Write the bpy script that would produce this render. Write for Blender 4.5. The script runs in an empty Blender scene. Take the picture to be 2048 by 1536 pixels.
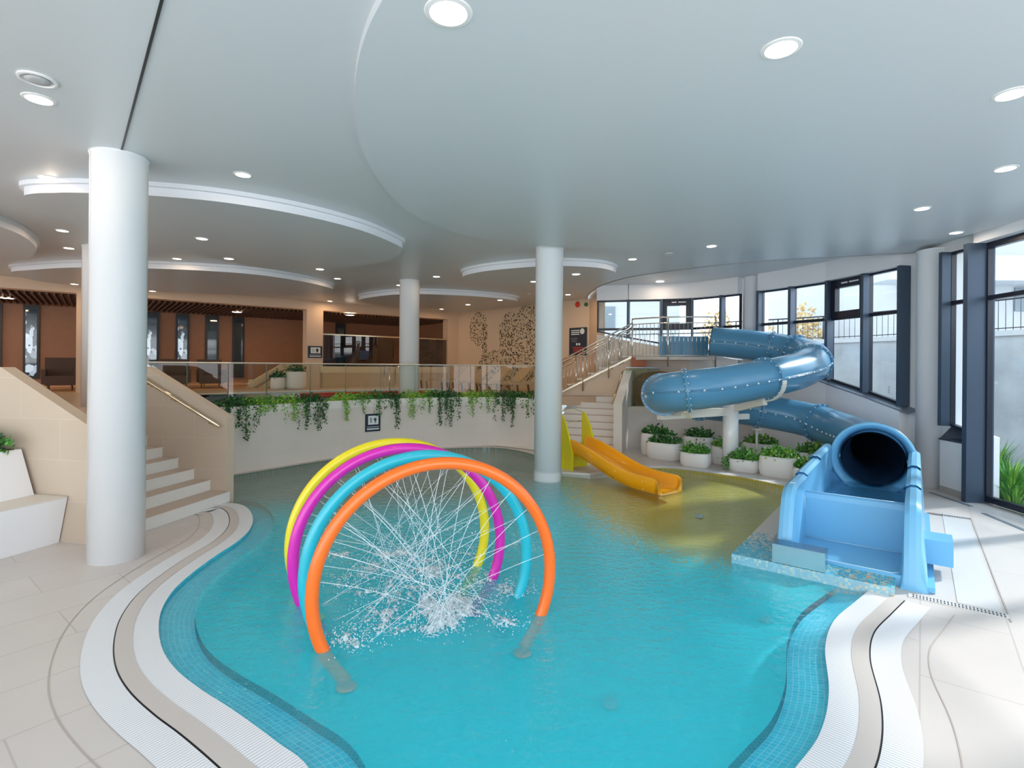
import bpy, math, random
from mathutils import Vector, Matrix, noise
from mathutils.geometry import tessellate_polygon
random.seed(7)
SC = bpy.context.scene
COL = SC.collection
PI = math.pi

# ------------------------------------------------------------------ camera
F = 1050.0; CX = 1024.0; CY = 732.0; EYE = 2.2; ROLL = math.radians(0.49)
cr_, sr_ = math.cos(ROLL), math.sin(ROLL)
cam_d = bpy.data.cameras.new('camera'); cam = bpy.data.objects.new('camera', cam_d); COL.objects.link(cam)
cam_d.sensor_width = 36.0; cam_d.lens = 36.0 * F / 2048.0
cam_d.shift_y = -(768.0 - CY) / 2048.0
cam_d.clip_end = 300
R_ = Matrix(((cr_, -sr_, 0), (0, 0, -1), (sr_, cr_, 0))).to_4x4()   # columns: right, up, back
cam.matrix_world = Matrix.Translation((0, 0, EYE)) @ R_
SC.camera = cam
SC.view_settings.view_transform = 'Standard'
try: SC.view_settings.look = 'None'
except Exception: pass
SC.view_settings.gamma = 1.0
SC.view_settings.use_curve_mapping = False
SC.view_settings.exposure = 0.0

# ------------------------------------------------------------------ world + sun
W = bpy.data.worlds.new('sky'); SC.world = W; W.use_nodes = True
nt = W.node_tree; nt.nodes.clear()
wo = nt.nodes.new('ShaderNodeOutputWorld'); bg = nt.nodes.new('ShaderNodeBackground')
tc = nt.nodes.new('ShaderNodeTexCoord'); sx = nt.nodes.new('ShaderNodeSeparateXYZ')
rmp = nt.nodes.new('ShaderNodeValToRGB')
rmp.color_ramp.elements[0].position = 0.0; rmp.color_ramp.elements[0].color = (0.90, 0.95, 1.0, 1)
rmp.color_ramp.elements[1].position = 0.7; rmp.color_ramp.elements[1].color = (0.60, 0.80, 1.0, 1)
nt.links.new(tc.outputs['Generated'], sx.inputs[0]); nt.links.new(sx.outputs['Z'], rmp.inputs[0])
nt.links.new(rmp.outputs[0], bg.inputs[0]); nt.links.new(bg.outputs[0], wo.inputs[0])
bg.inputs[1].default_value = 3.6
sd = bpy.data.lights.new('sun', 'SUN'); sd.energy = 4.5; sd.angle = math.radians(4); sd.color = (1.0, 0.98, 0.96)
sun = bpy.data.objects.new('sun', sd); COL.objects.link(sun)
sun.rotation_euler = Vector((-0.80, -0.22, -0.62)).to_track_quat('-Z', 'Y').to_euler()

# ------------------------------------------------------------------ geometry from the picture's rays
def ray(px, py):
    a = (px - CX) / F; b = -(py - CY) / F
    return Vector((a * cr_ - b * sr_, 1.0, a * sr_ + b * cr_))
def D(px, py, Y): return Vector((0, 0, EYE)) + ray(px, py) * Y
def G(px, py, z=0.0):
    r = ray(px, py); return Vector((0, 0, EYE)) + r * ((z - EYE) / r.z)
def onwall(px, py, P0, P1):
    """the point of the vertical wall through P0-P1 seen at px, py"""
    r = ray(px, py); d = Vector((P1[0] - P0[0], P1[1] - P0[1]))
    n = Vector((-d.y, d.x)); t = (n.x * P0[0] + n.y * P0[1]) / (n.x * r.x + n.y * r.y)
    return Vector((0, 0, EYE)) + r * t

# ------------------------------------------------------------------ materials
MATS = {}
def mat(name, color=(.8, .8, .8), rough=.5, metal=0.0, spec=.5, emit=None, es=0.0, coat=0.0, bump=0.0, bscale=20.0, var=0.0, vscale=3.0):
    if name in MATS: return MATS[name]
    m = bpy.data.materials.new(name); m.use_nodes = True; MATS[name] = m
    n = m.node_tree; b = n.nodes['Principled BSDF']
    b.inputs['Base Color'].default_value = (*color, 1); b.inputs['Roughness'].default_value = rough
    b.inputs['Metallic'].default_value = metal; b.inputs['Specular IOR Level'].default_value = spec
    b.inputs['Coat Weight'].default_value = coat
    if emit: b.inputs['Emission Color'].default_value = (*emit, 1); b.inputs['Emission Strength'].default_value = es
    if var > 0:
        t = n.nodes.new('ShaderNodeTexCoord'); z = n.nodes.new('ShaderNodeTexNoise'); z.inputs['Scale'].default_value = vscale; z.inputs['Detail'].default_value = 5
        mx = n.nodes.new('ShaderNodeMix'); mx.data_type = 'RGBA'
        mx.inputs[6].default_value = (*[c * (1 - var) for c in color], 1); mx.inputs[7].default_value = (*[min(1, c * (1 + var)) for c in color], 1)
        n.links.new(t.outputs['Object'], z.inputs['Vector']); n.links.new(z.outputs[0], mx.inputs[0]); n.links.new(mx.outputs[2], b.inputs['Base Color'])
    if bump > 0:
        t = n.nodes.new('ShaderNodeTexCoord'); z = n.nodes.new('ShaderNodeTexNoise'); z.inputs['Scale'].default_value = bscale
        u = n.nodes.new('ShaderNodeBump'); u.inputs['Strength'].default_value = bump; u.inputs['Distance'].default_value = .02
        n.links.new(t.outputs['Object'], z.inputs['Vector']); n.links.new(z.outputs[0], u.inputs['Height']); n.links.new(u.outputs[0], b.inputs['Normal'])
    return m

def N(m, kind, **kw):
    x = m.node_tree.nodes.new(kind)
    for k, v in kw.items(): setattr(x, k, v)
    return x
def mth(m, op, a, b=None):
    x = N(m, 'ShaderNodeMath', operation=op); L = m.node_tree.links
    for i, v in enumerate((a, b)):
        if v is None: continue
        if isinstance(v, (int, float)): x.inputs[i].default_value = v
        else: L.new(v, x.inputs[i])
    return x.outputs[0]
def mixc(m, fac, a, b):
    x = N(m, 'ShaderNodeMix', data_type='RGBA'); L = m.node_tree.links
    for i, v in ((0, fac), (6, a), (7, b)):
        if isinstance(v, (int, float)): x.inputs[i].default_value = v
        elif isinstance(v, tuple): x.inputs[i].default_value = (*v, 1)
        else: L.new(v, x.inputs[i])
    return x.outputs[2]

def tile_mat(name, c1, c2, joint, w, h, ang, rough=.45, jw=.006, off=.5, plane='xy', spec=.4):
    m = mat(name, c1, rough, spec=spec); n = m.node_tree; L = n.links; b = n.nodes['Principled BSDF']
    t = N(m, 'ShaderNodeTexCoord'); mp = N(m, 'ShaderNodeMapping'); br = N(m, 'ShaderNodeTexBrick')
    if plane == 'uv': L.new(t.outputs['UV'], mp.inputs[0])
    else: L.new(t.outputs['Object'], mp.inputs[0])
    mp.inputs['Rotation'].default_value = (0, 0, ang)
    br.inputs['Color1'].default_value = (*c1, 1); br.inputs['Color2'].default_value = (*c2, 1); br.inputs['Mortar'].default_value = (*joint, 1)
    br.inputs['Scale'].default_value = 1.0; br.inputs['Brick Width'].default_value = w; br.inputs['Row Height'].default_value = h
    br.inputs['Mortar Size'].default_value = jw; br.inputs['Mortar Smooth'].default_value = .2; br.offset = off
    L.new(mp.outputs[0], br.inputs['Vector'])
    nz = N(m, 'ShaderNodeTexNoise'); nz.inputs['Scale'].default_value = 1.7; nz.inputs['Detail'].default_value = 4
    L.new(t.outputs['Object'], nz.inputs['Vector'])
    hs = N(m, 'ShaderNodeHueSaturation'); L.new(br.outputs['Color'], hs.inputs['Color'])
    L.new(mth(m, 'ADD', mth(m, 'MULTIPLY', nz.outputs[0], .12), .94), hs.inputs['Value'])
    L.new(hs.outputs[0], b.inputs['Base Color'])
    bu = N(m, 'ShaderNodeBump'); bu.inputs['Strength'].default_value = .25; bu.inputs['Distance'].default_value = .004; bu.invert = True
    L.new(br.outputs['Fac'], bu.inputs['Height']); L.new(bu.outputs[0], b.inputs['Normal'])
    return m

def glass_mat(name, tint=(.95, .98, .98), refl=1.0, rough=0.0, r0=.04):
    """thin clear sheet: tinted transmission plus a mirror reflection growing towards grazing view"""
    m = bpy.data.materials.new(name); MATS[name] = m; m.use_nodes = True; n = m.node_tree; n.nodes.clear(); L = n.links
    o = N(m, 'ShaderNodeOutputMaterial'); tr = N(m, 'ShaderNodeBsdfTransparent'); gl = N(m, 'ShaderNodeBsdfGlossy'); mx = N(m, 'ShaderNodeMixShader')
    tr.inputs[0].default_value = (*tint, 1); gl.inputs['Roughness'].default_value = rough
    ge = N(m, 'ShaderNodeNewGeometry'); dt = N(m, 'ShaderNodeVectorMath', operation='DOT_PRODUCT'); dt.name = 'facing'; L.new(ge.outputs['Incoming'], dt.inputs[0]); L.new(ge.outputs['Normal'], dt.inputs[1])
    k = mth(m, 'POWER', mth(m, 'SUBTRACT', 1.0, mth(m, 'ABSOLUTE', dt.outputs['Value'])), 5.0)
    L.new(mth(m, 'MULTIPLY', mth(m, 'ADD', mth(m, 'MULTIPLY', k, 1 - r0), r0), refl), mx.inputs[0]); L.new(tr.outputs[0], mx.inputs[1]); L.new(gl.outputs[0], mx.inputs[2]); L.new(mx.outputs[0], o.inputs[0])
    return m

M_white = mat('white_paint', (.88, .88, .89), .55, bump=.02)
M_column = mat('column_gloss_white', (.86, .86, .86), .22, coat=.3)
M_ceil = mat('ceiling_white', (.66, .69, .70), .36, bump=.01)
M_ceil2 = mat('ceiling_rim_white', (.82, .83, .86), .5)
M_beige = mat('hall_beige_plaster', (.70, .52, .37), .6)
M_deck = tile_mat('deck_tile', (.64, .580, .535), (.62, .560, .515), (.52, .46, .42), 1.2, .6, math.radians(-52), .38)
M_stone = tile_mat('stair_wall_tile', (.56, .45, .345), (.545, .44, .335), (.60, .50, .39), 1.2, .5, 0, .55, off=.5, plane='uv')
M_step = mat('step_stone', (.80, .76, .70), .5)
M_tread = mat('tread_stone', (.58, .46, .37), .5)
M_pwall = tile_mat('pool_wall_tile', (.74, .67, .60), (.73, .66, .59), (.68, .62, .56), .6, .3, 0, .5, off=0, jw=.004, plane='uv')
M_chrome = mat('chrome', (.85, .83, .80), .12, 1.0)
M_brass = mat('polished_handrail', (.82, .66, .45), .15, 1.0)
M_dark = mat('dark_frame', (.012, .016, .030), .35)
M_fin = mat('fin_aluminium', (.065, .095, .14), .42, .3)
M_black = mat('black_metal', (.02, .02, .022), .4)
M_wood = mat('brown_wood_panel', (.36, .17, .085), .5, var=.12, vscale=4)
M_slat = mat('dark_slat', (.12, .06, .03), .6)
M_orangefloor = mat('warm_hall_floor', (.62, .33, .16), .35)
M_pot = mat('white_planter', (.84, .82, .79), .35)
M_soil = mat('soil', (.05, .035, .025), .9)
M_blue = mat('slide_blue', (.095, .29, .47), .28, coat=.15)
M_trough = mat('trough_blue', (.16, .46, .72), .32, coat=.15)
M_blueb = mat('bolt_steel', (.85, .90, .95), .3, .3)
M_orange = mat('orange_plastic', (1.0, .42, .004), .3, coat=.3)
M_yellowp = mat('yellow_plastic', (.80, .72, .01), .35, coat=.2)
M_steel = mat('brushed_steel', (.40, .48, .52), .18, 1.0)
M_glass = glass_mat('window_glass', (.97, .99, 1.0), 1.0)
M_rail_glass = glass_mat('balustrade_glass', (.87, .92, .86), 1.3)
M_edge = mat('glass_edge', (.45, .58, .52), .2)

# ------------------------------------------------------------------ mesh builder
class MB:
    def __init__(s): s.v = []; s.f = []; s.sm = []; s.mi = []; s.uv = []
    def add(s, vs, fs, smooth=False, mi=0, uvs=None):
        o = len(s.v); s.v += [tuple(p) for p in vs]
        for k, f in enumerate(fs):
            s.f.append([i + o for i in f]); s.sm.append(smooth); s.mi.append(mi)
            s.uv.append([uvs[i] for i in f] if uvs else None)
    def box(s, c, size, ax=None, mi=0):
        """ax: 2D unit vector for the local x axis"""
        ux = Vector((ax[0], ax[1], 0)).normalized() if ax is not None else Vector((1, 0, 0)); uy = Vector((-ux.y, ux.x, 0)); uz = Vector((0, 0, 1))
        c = Vector(c); hx, hy, hz = size[0] / 2, size[1] / 2, size[2] / 2
        vs = [c + ux * (a * hx) + uy * (b * hy) + uz * (d * hz) for d in (-1, 1) for a, b in ((-1, -1), (1, -1), (1, 1), (-1, 1))]
        s.add(vs, [(3, 2, 1, 0), (4, 5, 6, 7), (0, 1, 5, 4), (1, 2, 6, 5), (2, 3, 7, 6), (3, 0, 4, 7)], mi=mi)
    def beam(s, a, b, w, h, mi=0, up=Vector((0, 0, 1))):
        a = Vector(a); b = Vector(b); d = (b - a).normalized(); x = d.cross(up).normalized(); u = x.cross(d).normalized()
        vs = [p + x * (i * w / 2) + u * (j * h / 2) for p in (a, b) for i, j in ((-1, -1), (1, -1), (1, 1), (-1, 1))]
        s.add(vs, [(0, 1, 2, 3), (7, 6, 5, 4), (0, 4, 5, 1), (1, 5, 6, 2), (2, 6, 7, 3), (3, 7, 4, 0)], mi=mi)
    def tube(s, path, r, n=12, closed=False, caps=True, mi=0):
        P = [Vector(p) for p in path]; m = len(P); rr = r if isinstance(r, (list, tuple)) else [r] * m
        T = []
        for i in range(m):
            a = P[(i - 1) % m] if (closed or i > 0) else P[i]; b = P[(i + 1) % m] if (closed or i < m - 1) else P[i]
            T.append((b - a).normalized())
        u = T[0].orthogonal().normalized(); vs = []
        for i in range(m):
            u = (u - T[i] * u.dot(T[i])); u = u.normalized() if u.length > 1e-6 else T[i].orthogonal().normalized()
            w = T[i].cross(u)
            for k in range(n):
                a = 2 * PI * k / n; vs.append(P[i] + (u * math.cos(a) + w * math.sin(a)) * rr[i])
        fs = []
        for i in range(m if closed else m - 1):
            j = (i + 1) % m
            for k in range(n):
                l = (k + 1) % n; fs.append((i * n + k, i * n + l, j * n + l, j * n + k))
        s.add(vs, fs, True, mi)
        if caps and not closed:
            o = len(s.v) - m * n
            s.f.append([o + k for k in reversed(range(n))]); s.sm.append(False); s.mi.append(mi); s.uv.append(None)
            s.f.append([o + (m - 1) * n + k for k in range(n)]); s.sm.append(False); s.mi.append(mi); s.uv.append(None)
    def lathe(s, prof, c=(0, 0, 0), n=32, axis=None, mi=0, sx=1.0, sy=1.0, rot=0.0, smooth=True):
        """prof: (radius, height) pairs; axis: unit vector the profile turns about"""
        c = Vector(c); A = Vector(axis).normalized() if axis is not None else Vector((0, 0, 1))
        if abs(A.z) > .999: u = Vector((math.cos(rot), math.sin(rot), 0)); w = Vector((-math.sin(rot), math.cos(rot), 0))
        else: u = Vector((0, 0, 1)).cross(A).normalized(); w = A.cross(u)
        vs = []; m = len(prof)
        for r, h in prof:
            for k in range(n):
                a = 2 * PI * k / n; vs.append(c + u * (r * sx * math.cos(a)) + w * (r * sy * math.sin(a)) + A * h)
        fs = []
        for i in range(m - 1):
            for k in range(n):
                l = (k + 1) % n; fs.append((i * n + k, i * n + l, (i + 1) * n + l, (i + 1) * n + k))
        s.add(vs, fs, smooth, mi)
        o = len(s.v) - m * n
        if prof[0][0] > 1e-6 and prof[0][0] != prof[-1][0] or prof[0][1] != prof[-1][1]:
            s.f.append([o + k for k in reversed(range(n))]); s.sm.append(False); s.mi.append(mi); s.uv.append(None)
            s.f.append([o + (m - 1) * n + k for k in range(n)]); s.sm.append(False); s.mi.append(mi); s.uv.append(None)
    def ring(s, prof, c, axis, n=40, mi=0):
        """closed profile (radius, along axis) turned about the axis: a ring with a hole"""
        c = Vector(c); A = Vector(axis).normalized(); u = Vector((0, 0, 1)).cross(A); u = u.normalized() if u.length > 1e-5 else Vector((1, 0, 0)); w = A.cross(u)
        m = len(prof); vs = [c + (u * math.cos(2 * PI * k / n) + w * math.sin(2 * PI * k / n)) * r + A * h for r, h in prof for k in range(n)]
        fs = [(i * n + k, i * n + (k + 1) % n, ((i + 1) % m) * n + (k + 1) % n, ((i + 1) % m) * n + k) for i in range(m) for k in range(n)]
        s.add(vs, fs, False, mi)
    def ball(s, c, r, n=8, m=5, sz=1.0, mi=0):
        c = Vector(c); vs = [c + Vector((0, 0, -r * sz))]
        for i in range(1, m):
            p = -PI / 2 + PI * i / m
            for k in range(n): vs.append(c + Vector((r * math.cos(p) * math.cos(2 * PI * k / n), r * math.cos(p) * math.sin(2 * PI * k / n), r * math.sin(p) * sz)))
        vs.append(c + Vector((0, 0, r * sz))); fs = []
        for k in range(n): fs.append((0, 1 + (k + 1) % n, 1 + k))
        for i in range(m - 2):
            for k in range(n):
                a = 1 + i * n + k; b = 1 + i * n + (k + 1) % n; fs.append((a, b, b + n, a + n))
        t = len(vs) - 1; o = 1 + (m - 2) * n
        for k in range(n): fs.append((o + k, o + (k + 1) % n, t))
        s.add(vs, fs, True, mi)
    def prism(s, poly, z0, z1, mi=0, top=True, bottom=True, sides=True, mi_side=None, holes=()):
        loops = [[Vector((p[0], p[1], 0)) for p in poly]] + [[Vector((p[0], p[1], 0)) for p in h] for h in holes]
        flat = [p for l in loops for p in l]; tris = tessellate_polygon(loops)
        def up(t):
            a, b, c = (flat[i] for i in t); return (b - a).cross(c - a).z > 0
        if top: s.add([(p.x, p.y, z1) for p in flat], [t if up(t) else t[::-1] for t in tris], mi=mi)
        if bottom: s.add([(p.x, p.y, z0) for p in flat], [t[::-1] if up(t) else t for t in tris], mi=mi)
        if sides:
            for l in loops:
                m = len(l); vs = [(p.x, p.y, z) for z in (z0, z1) for p in l]
                s.add(vs, [(i, (i + 1) % m, (i + 1) % m + m, i + m) for i in range(m)], mi=mi if mi_side is None else mi_side)
    def wall(s, a, b, za0, za1, zb0, zb1, th=0.0, mi=0, uo=0.0):
        """vertical quad (or slab of thickness th to its left) from a to b with its own bottom and top at each end; metre UVs"""
        a = Vector((a[0], a[1], 0)); b = Vector((b[0], b[1], 0)); d = (b - a); l = d.length; n = Vector((-d.y, d.x, 0)).normalized() * th
        q = lambda p, z: Vector((p.x, p.y, z))
        vs = [q(a, za0), q(b, zb0), q(b, zb1), q(a, za1)]; uv = [(uo, za0), (uo + l, zb0), (uo + l, zb1), (uo, za1)]
        if th == 0: s.add(vs, [(0, 1, 2, 3)], mi=mi, uvs=uv); return
        vs += [v + n for v in vs]; uv = uv + uv
        s.add(vs, [(0, 1, 2, 3), (7, 6, 5, 4), (1, 5, 6, 2), (3, 2, 6, 7), (4, 0, 3, 7), (0, 4, 5, 1)], mi=mi, uvs=uv)
    def ribbon(s, A, B, za, zb, mi=0, u0=0.0):
        """strip between polylines A and B (same count), uv: metres along, metres across"""
        u = u0; vs = []; uv = []
        for i in range(len(A)):
            if i: u += (Vector(A[i][:2]) - Vector(A[i - 1][:2])).length
            w = (Vector(B[i][:2]) - Vector(A[i][:2])).length
            vs += [(A[i][0], A[i][1], za), (B[i][0], B[i][1], zb)]; uv += [(u, 0), (u, w)]
        s.add(vs, [(2 * i, 2 * i + 1, 2 * i + 3, 2 * i + 2) for i in range(len(A) - 1)], mi=mi, uvs=uv)
        return u
    def build(s, name, mats, parent=None, loc=None):
        me = bpy.data.meshes.new(name); me.from_pydata(s.v, [], s.f); ms = mats if isinstance(mats, (list, tuple)) else [mats]
        for m in ms: me.materials.append(m)
        me.polygons.foreach_set('use_smooth', s.sm); me.polygons.foreach_set('material_index', s.mi)
        if any(u is not None for u in s.uv):
            ul = me.uv_layers.new(name='uv'); k = 0
            for f, u in zip(s.f, s.uv):
                for j in range(len(f)):
                    if u: ul.data[k].uv = u[j]
                    k += 1
        me.update(); o = bpy.data.objects.new(name, me); COL.objects.link(o)
        if parent is not None: o.parent = parent
        return o

def tag(o, label=None, cat=None, group=None, kind=None):
    if label: o['label'] = label
    if cat: o['category'] = cat
    if group: o['group'] = group
    if kind: o['kind'] = kind
    return o
def thing(name, label, cat, loc=(0, 0, 0), group=None, kind=None):
    o = bpy.data.objects.new(name, None); COL.objects.link(o); o.location = loc; o.empty_display_size = .1
    tag(o, label, cat, group, kind)
    return o
def part(mb, name, mats, root):
    """mesh given in world coordinates, made a child of root"""
    L = Vector(root.location) if root.type != 'MESH' else Vector(root.parent.location)   # a part's own origin is its thing's
    mb.v = [(p[0] - L.x, p[1] - L.y, p[2] - L.z) for p in mb.v]
    o = mb.build(name, mats); o.parent = root
    return o
def struct(mb, name, mats, label=None):
    o = mb.build(name, mats); o['kind'] = 'structure'
    if label: o['label'] = label
    return o
def crom(pts, n=8, closed=False):
    P = [Vector(p) for p in pts]; m = len(P); out = []
    for i in range(m if closed else m - 1):
        p0 = P[(i - 1) % m] if closed or i > 0 else P[0] * 2 - P[1]; p1 = P[i]; p2 = P[(i + 1) % m]
        p3 = P[(i + 2) % m] if closed or i < m - 2 else P[-1] * 2 - P[-2]
        for k in range(n):
            t = k / n; out.append(.5 * ((2 * p1) + (p2 - p0) * t + (2 * p0 - 5 * p1 + 4 * p2 - p3) * t * t + (3 * p1 - p0 - 3 * p2 + p3) * t ** 3))
    if not closed: out.append(P[-1].copy())
    return out
def resample(P, step):
    out = [P[0].copy()]; acc = 0
    for a, b in zip(P, P[1:]):
        l = (b - a).length
        while acc + l >= step:
            t = (step - acc) / l; a = a + (b - a) * t; out.append(a.copy()); l = (b - a).length; acc = 0
        acc += l
    if (out[-1] - P[-1]).length > step * .3: out.append(P[-1].copy())
    return out
def offset(P, d):
    out = []; m = len(P)
    for i in range(m):
        a = P[max(0, i - 1)]; b = P[min(m - 1, i + 1)]; t = Vector((b[0] - a[0], b[1] - a[1])).normalized()
        out.append(Vector((P[i][0] - t.y * d, P[i][1] + t.x * d, 0)))
    return out
def xy(p): return Vector((p[0], p[1], 0))
# ================================================================== PLAN
CEIL = 4.53; UP = 1.32; WATER = -0.02
A_left = [xy(G(*p)) for p in [(448, 1007), (476, 1009), (496, 1020), (504, 1040), (496, 1062), (470, 1086), (430, 1112), (385, 1145), (345, 1181), (320, 1222), (314, 1265), (324, 1308), (352, 1346), (400, 1384), (450, 1416), (500, 1451), (553, 1491), (610, 1536)]]
A_low = [Vector((-.82, 2.52, 0)), Vector((-.3, 2.3, 0)), Vector((.4, 2.22, 0)), Vector((1.05, 2.45, 0))]
A_right = [xy(G(*p)) for p in [(1599, 1536), (1647, 1464), (1662, 1384), (1654, 1297), (1671, 1244), (1713, 1206), (1742, 1182)]]
A_front = crom(A_left + A_low + A_right, 10)
A_under = [Vector((4.05, 5.75, 0)), Vector((4.55, 6.6, 0)), Vector((5.2, 7.6, 0))]
A_back = [xy(G(*p)) for p in [(1590, 977), (1490, 956), (1400, 944), (1330, 937), (1240, 935), (1180, 941), (1122, 938), (1075, 912), (1030, 900), (985, 895), (915, 896), (830, 901), (740, 909), (650, 921), (575, 933), (500, 945), (460, 951)]]
A_bk = crom(A_back, 6)
POST = Vector((-4.54, 8.38, 0))
A_all = A_front + A_under + A_bk + [Vector((-5.1, 9.45, 0))]

u_s = Vector((-.982, .19, 0)).normalized(); v_s = Vector((.19, .982, 0)).normalized()    # left stair: up the steps, across them

# window wall in plan, from the top edge of the glazing (z 4.30)
ZT = 4.30
WP = {}
for px, py in [(1195, 602.5), (1257, 601), (1322, 600), (1385, 598), (1449, 592), (1485, 588), (1527, 583), (1591, 574.5), (1667, 563), (1744, 548), (1820, 532), (1838, 528), (1910, 505), (1979, 487.5)]:
    WP[px] = xy(G(px, py, ZT))
p9 = WP[1979]
WP['d1'] = p9 + Vector((-.12, -1.55, 0)); WP['d2'] = WP['d1'] + Vector((-.25, -1.6, 0)); WP['d3'] = WP['d2'] + Vector((-.35, -1.6, 0)); WP['d4'] = WP['d3'] + Vector((-.4, -1.6, 0)); WP['d5'] = WP['d4'] + Vector((-.4, -1.6, 0))
WK = [1195, 1257, 1322, 1385, 1449, 1485, 1527, 1591, 1667, 1744, 1820, 1838, 1910, 1979, 'd1', 'd2', 'd3', 'd4', 'd5']
# corner of the mosaic wall, hall front wall
C_mos = Vector((2.62, 17.9, 0)); H1 = Vector((-2.4, 23.4, 0)); H0 = Vector((-14.0, 14.2, 0))
hd = (H1 - H0).normalized(); hn = Vector((-hd.y, hd.x, 0))
H00 = H0 - hd * 6.0

# ================================================================== CEILING
edge = [xy(G(px, py, CEIL)) for px, py in [(1174, 598), (1179, 588), (1200, 572), (1250, 556), (1330, 543), (1430, 531), (1536, 521), (1700, 512), (1836, 504), (1905, 497)]]
edge = crom(edge, 5) + [Vector((8.6, 8.6, 0)), Vector((8.35, 6, 0)), Vector((8.0, 4, 0)), Vector((7.2, 1, 0)), Vector((6.9, -3.5, 0))]
poly = edge + [Vector((-19, -3.5, 0)), H00, H0, H1 + hd * .4, Vector((-1.6, 23.0, 0)), C_mos + Vector((.1, .1, 0))]
b = MB(); b.prism(poly, CEIL, CEIL + .12, sides=True)
struct(b, 'ceiling', M_ceil)
b = MB(); b.prism([Vector((1.9, 19.0, 0)), Vector((1.9, 6, 0)), Vector((8.6, 6, 0))] + [WP[k] + Vector((.15, .25, 0)) for k in reversed(WK[:13])], 4.76, 4.84); struct(b, 'ceiling', M_ceil)
# thin grey trim line where the near ceiling meets the raised strip along the windows
b = MB()
e2 = edge[:-3]; b.tube([(p.x, p.y, CEIL - .004) for p in e2], .012, 6); struct(b, 'trim_1', mat('trim_grey', (.35, .35, .36), .5), 'thin grey edge line where the ceiling steps up towards the windows')
# large lowered field over the pool
big = [(800, -60), (765, 0), (735, 60), (715, 130), (709, 205), (718, 280), (750, 350), (800, 410), (862, 448), (950, 476), (1060, 490), (1200, 498), (1400, 500), (1600, 494)]
bigp = [xy(G(px, py, 4.45)) for px, py in big]
bigp = crom(bigp, 6) + [Vector((7.6, 8.9, 0)), Vector((7.7, 5, 0)), Vector((6.6, -3, 0)), Vector((-.1, -3, 0)), Vector((-.8, 1.0, 0))]
b = MB(); b.prism(bigp, 4.45, CEIL, top=False); struct(b, 'ceiling', M_ceil)
DISCS = {
 'near': [(50, 396), (60, 388), (110, 385), (180, 386), (300, 391), (450, 405), (600, 430), (720, 460), (790, 488), (804, 501), (775, 521), (685, 537), (598, 542), (512, 534), (410, 513), (300, 486), (164, 451), (90, 425)],
 'mid': [(22, 545), (60, 540), (150, 535), (300, 537), (420, 542), (520, 550), (600, 562), (650, 573), (666, 580), (650, 588), (580, 591), (450, 589), (300, 582), (150, 571), (60, 559)],
 'edge': [(-200, 410), (-60, 432), (0, 453), (40, 469), (65, 486), (73, 501), (55, 515), (0, 527), (-100, 533), (-250, 520)],
 'far': [(718, 601), (760, 592), (820, 588), (900, 590), (970, 594), (1033, 602), (1020, 610), (950, 617), (860, 617), (770, 612)],
 'mid_far': [(925, 554), (960, 544), (1020, 537), (1100, 532), (1180, 534), (1220, 540), (1231, 549), (1205, 562), (1130, 570), (1030, 572), (950, 565)],
}
DL = {'near': 'largest lowered ceiling panel, sweeping behind the thick front column', 'mid': 'long lowered ceiling panel with a bluish underside in front of the brown hall', 'edge': 'lowered ceiling panel cut off by the left edge of the photo', 'far': 'small flat lowered ceiling panel behind the farthest white column', 'mid_far': 'oval lowered ceiling panel behind the column standing in the pool'}
disc_px = {}
for k, pts in DISCS.items():
    P = crom([xy(G(px, py, 4.36)) for px, py in pts], 6, True); disc_px[k] = P
    t = thing('ceiling_panel', DL[k], 'ceiling panel', (P[0].x, P[0].y, CEIL), 'lowered ceiling panels')
    c = sum(P, Vector()) / len(P); 
    b = MB(); b.prism(P, 4.36, 4.47, mi=0, mi_side=1); part(b, 'lower_board', [M_ceil, M_ceil2], t)
    Q = [p + (p - c).normalized() * .05 for p in P]
    b = MB(); b.prism(Q, 4.472, CEIL - .001, mi=1); part(b, 'upper_rim', [M_ceil, M_ceil2], t)
# expansion joint
b = MB(); a = G(326, -10, CEIL); c = G(240, 312, CEIL); b.beam(a - Vector((0, 0, .004)), c - Vector((0, 0, .004)), .018, .012); struct(b, 'trim_2', M_black, 'thin dark joint line running across the ceiling to the front column')

def inside(p, P):
    r = False; j = len(P) - 1
    for i in range(len(P)):
        if (P[i].y > p.y) != (P[j].y > p.y) and p.x < (P[j].x - P[i].x) * (p.y - P[i].y) / (P[j].y - P[i].y) + P[i].x: r = not r
        j = i
    return r
def ceil_at(px, py):
    for k, P in disc_px.items():
        q = G(px, py, 4.36)
        if inside(q, P): return q
    q = G(px, py, 4.45)
    if inside(q, bigp): return q
    return G(px, py, CEIL)

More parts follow.
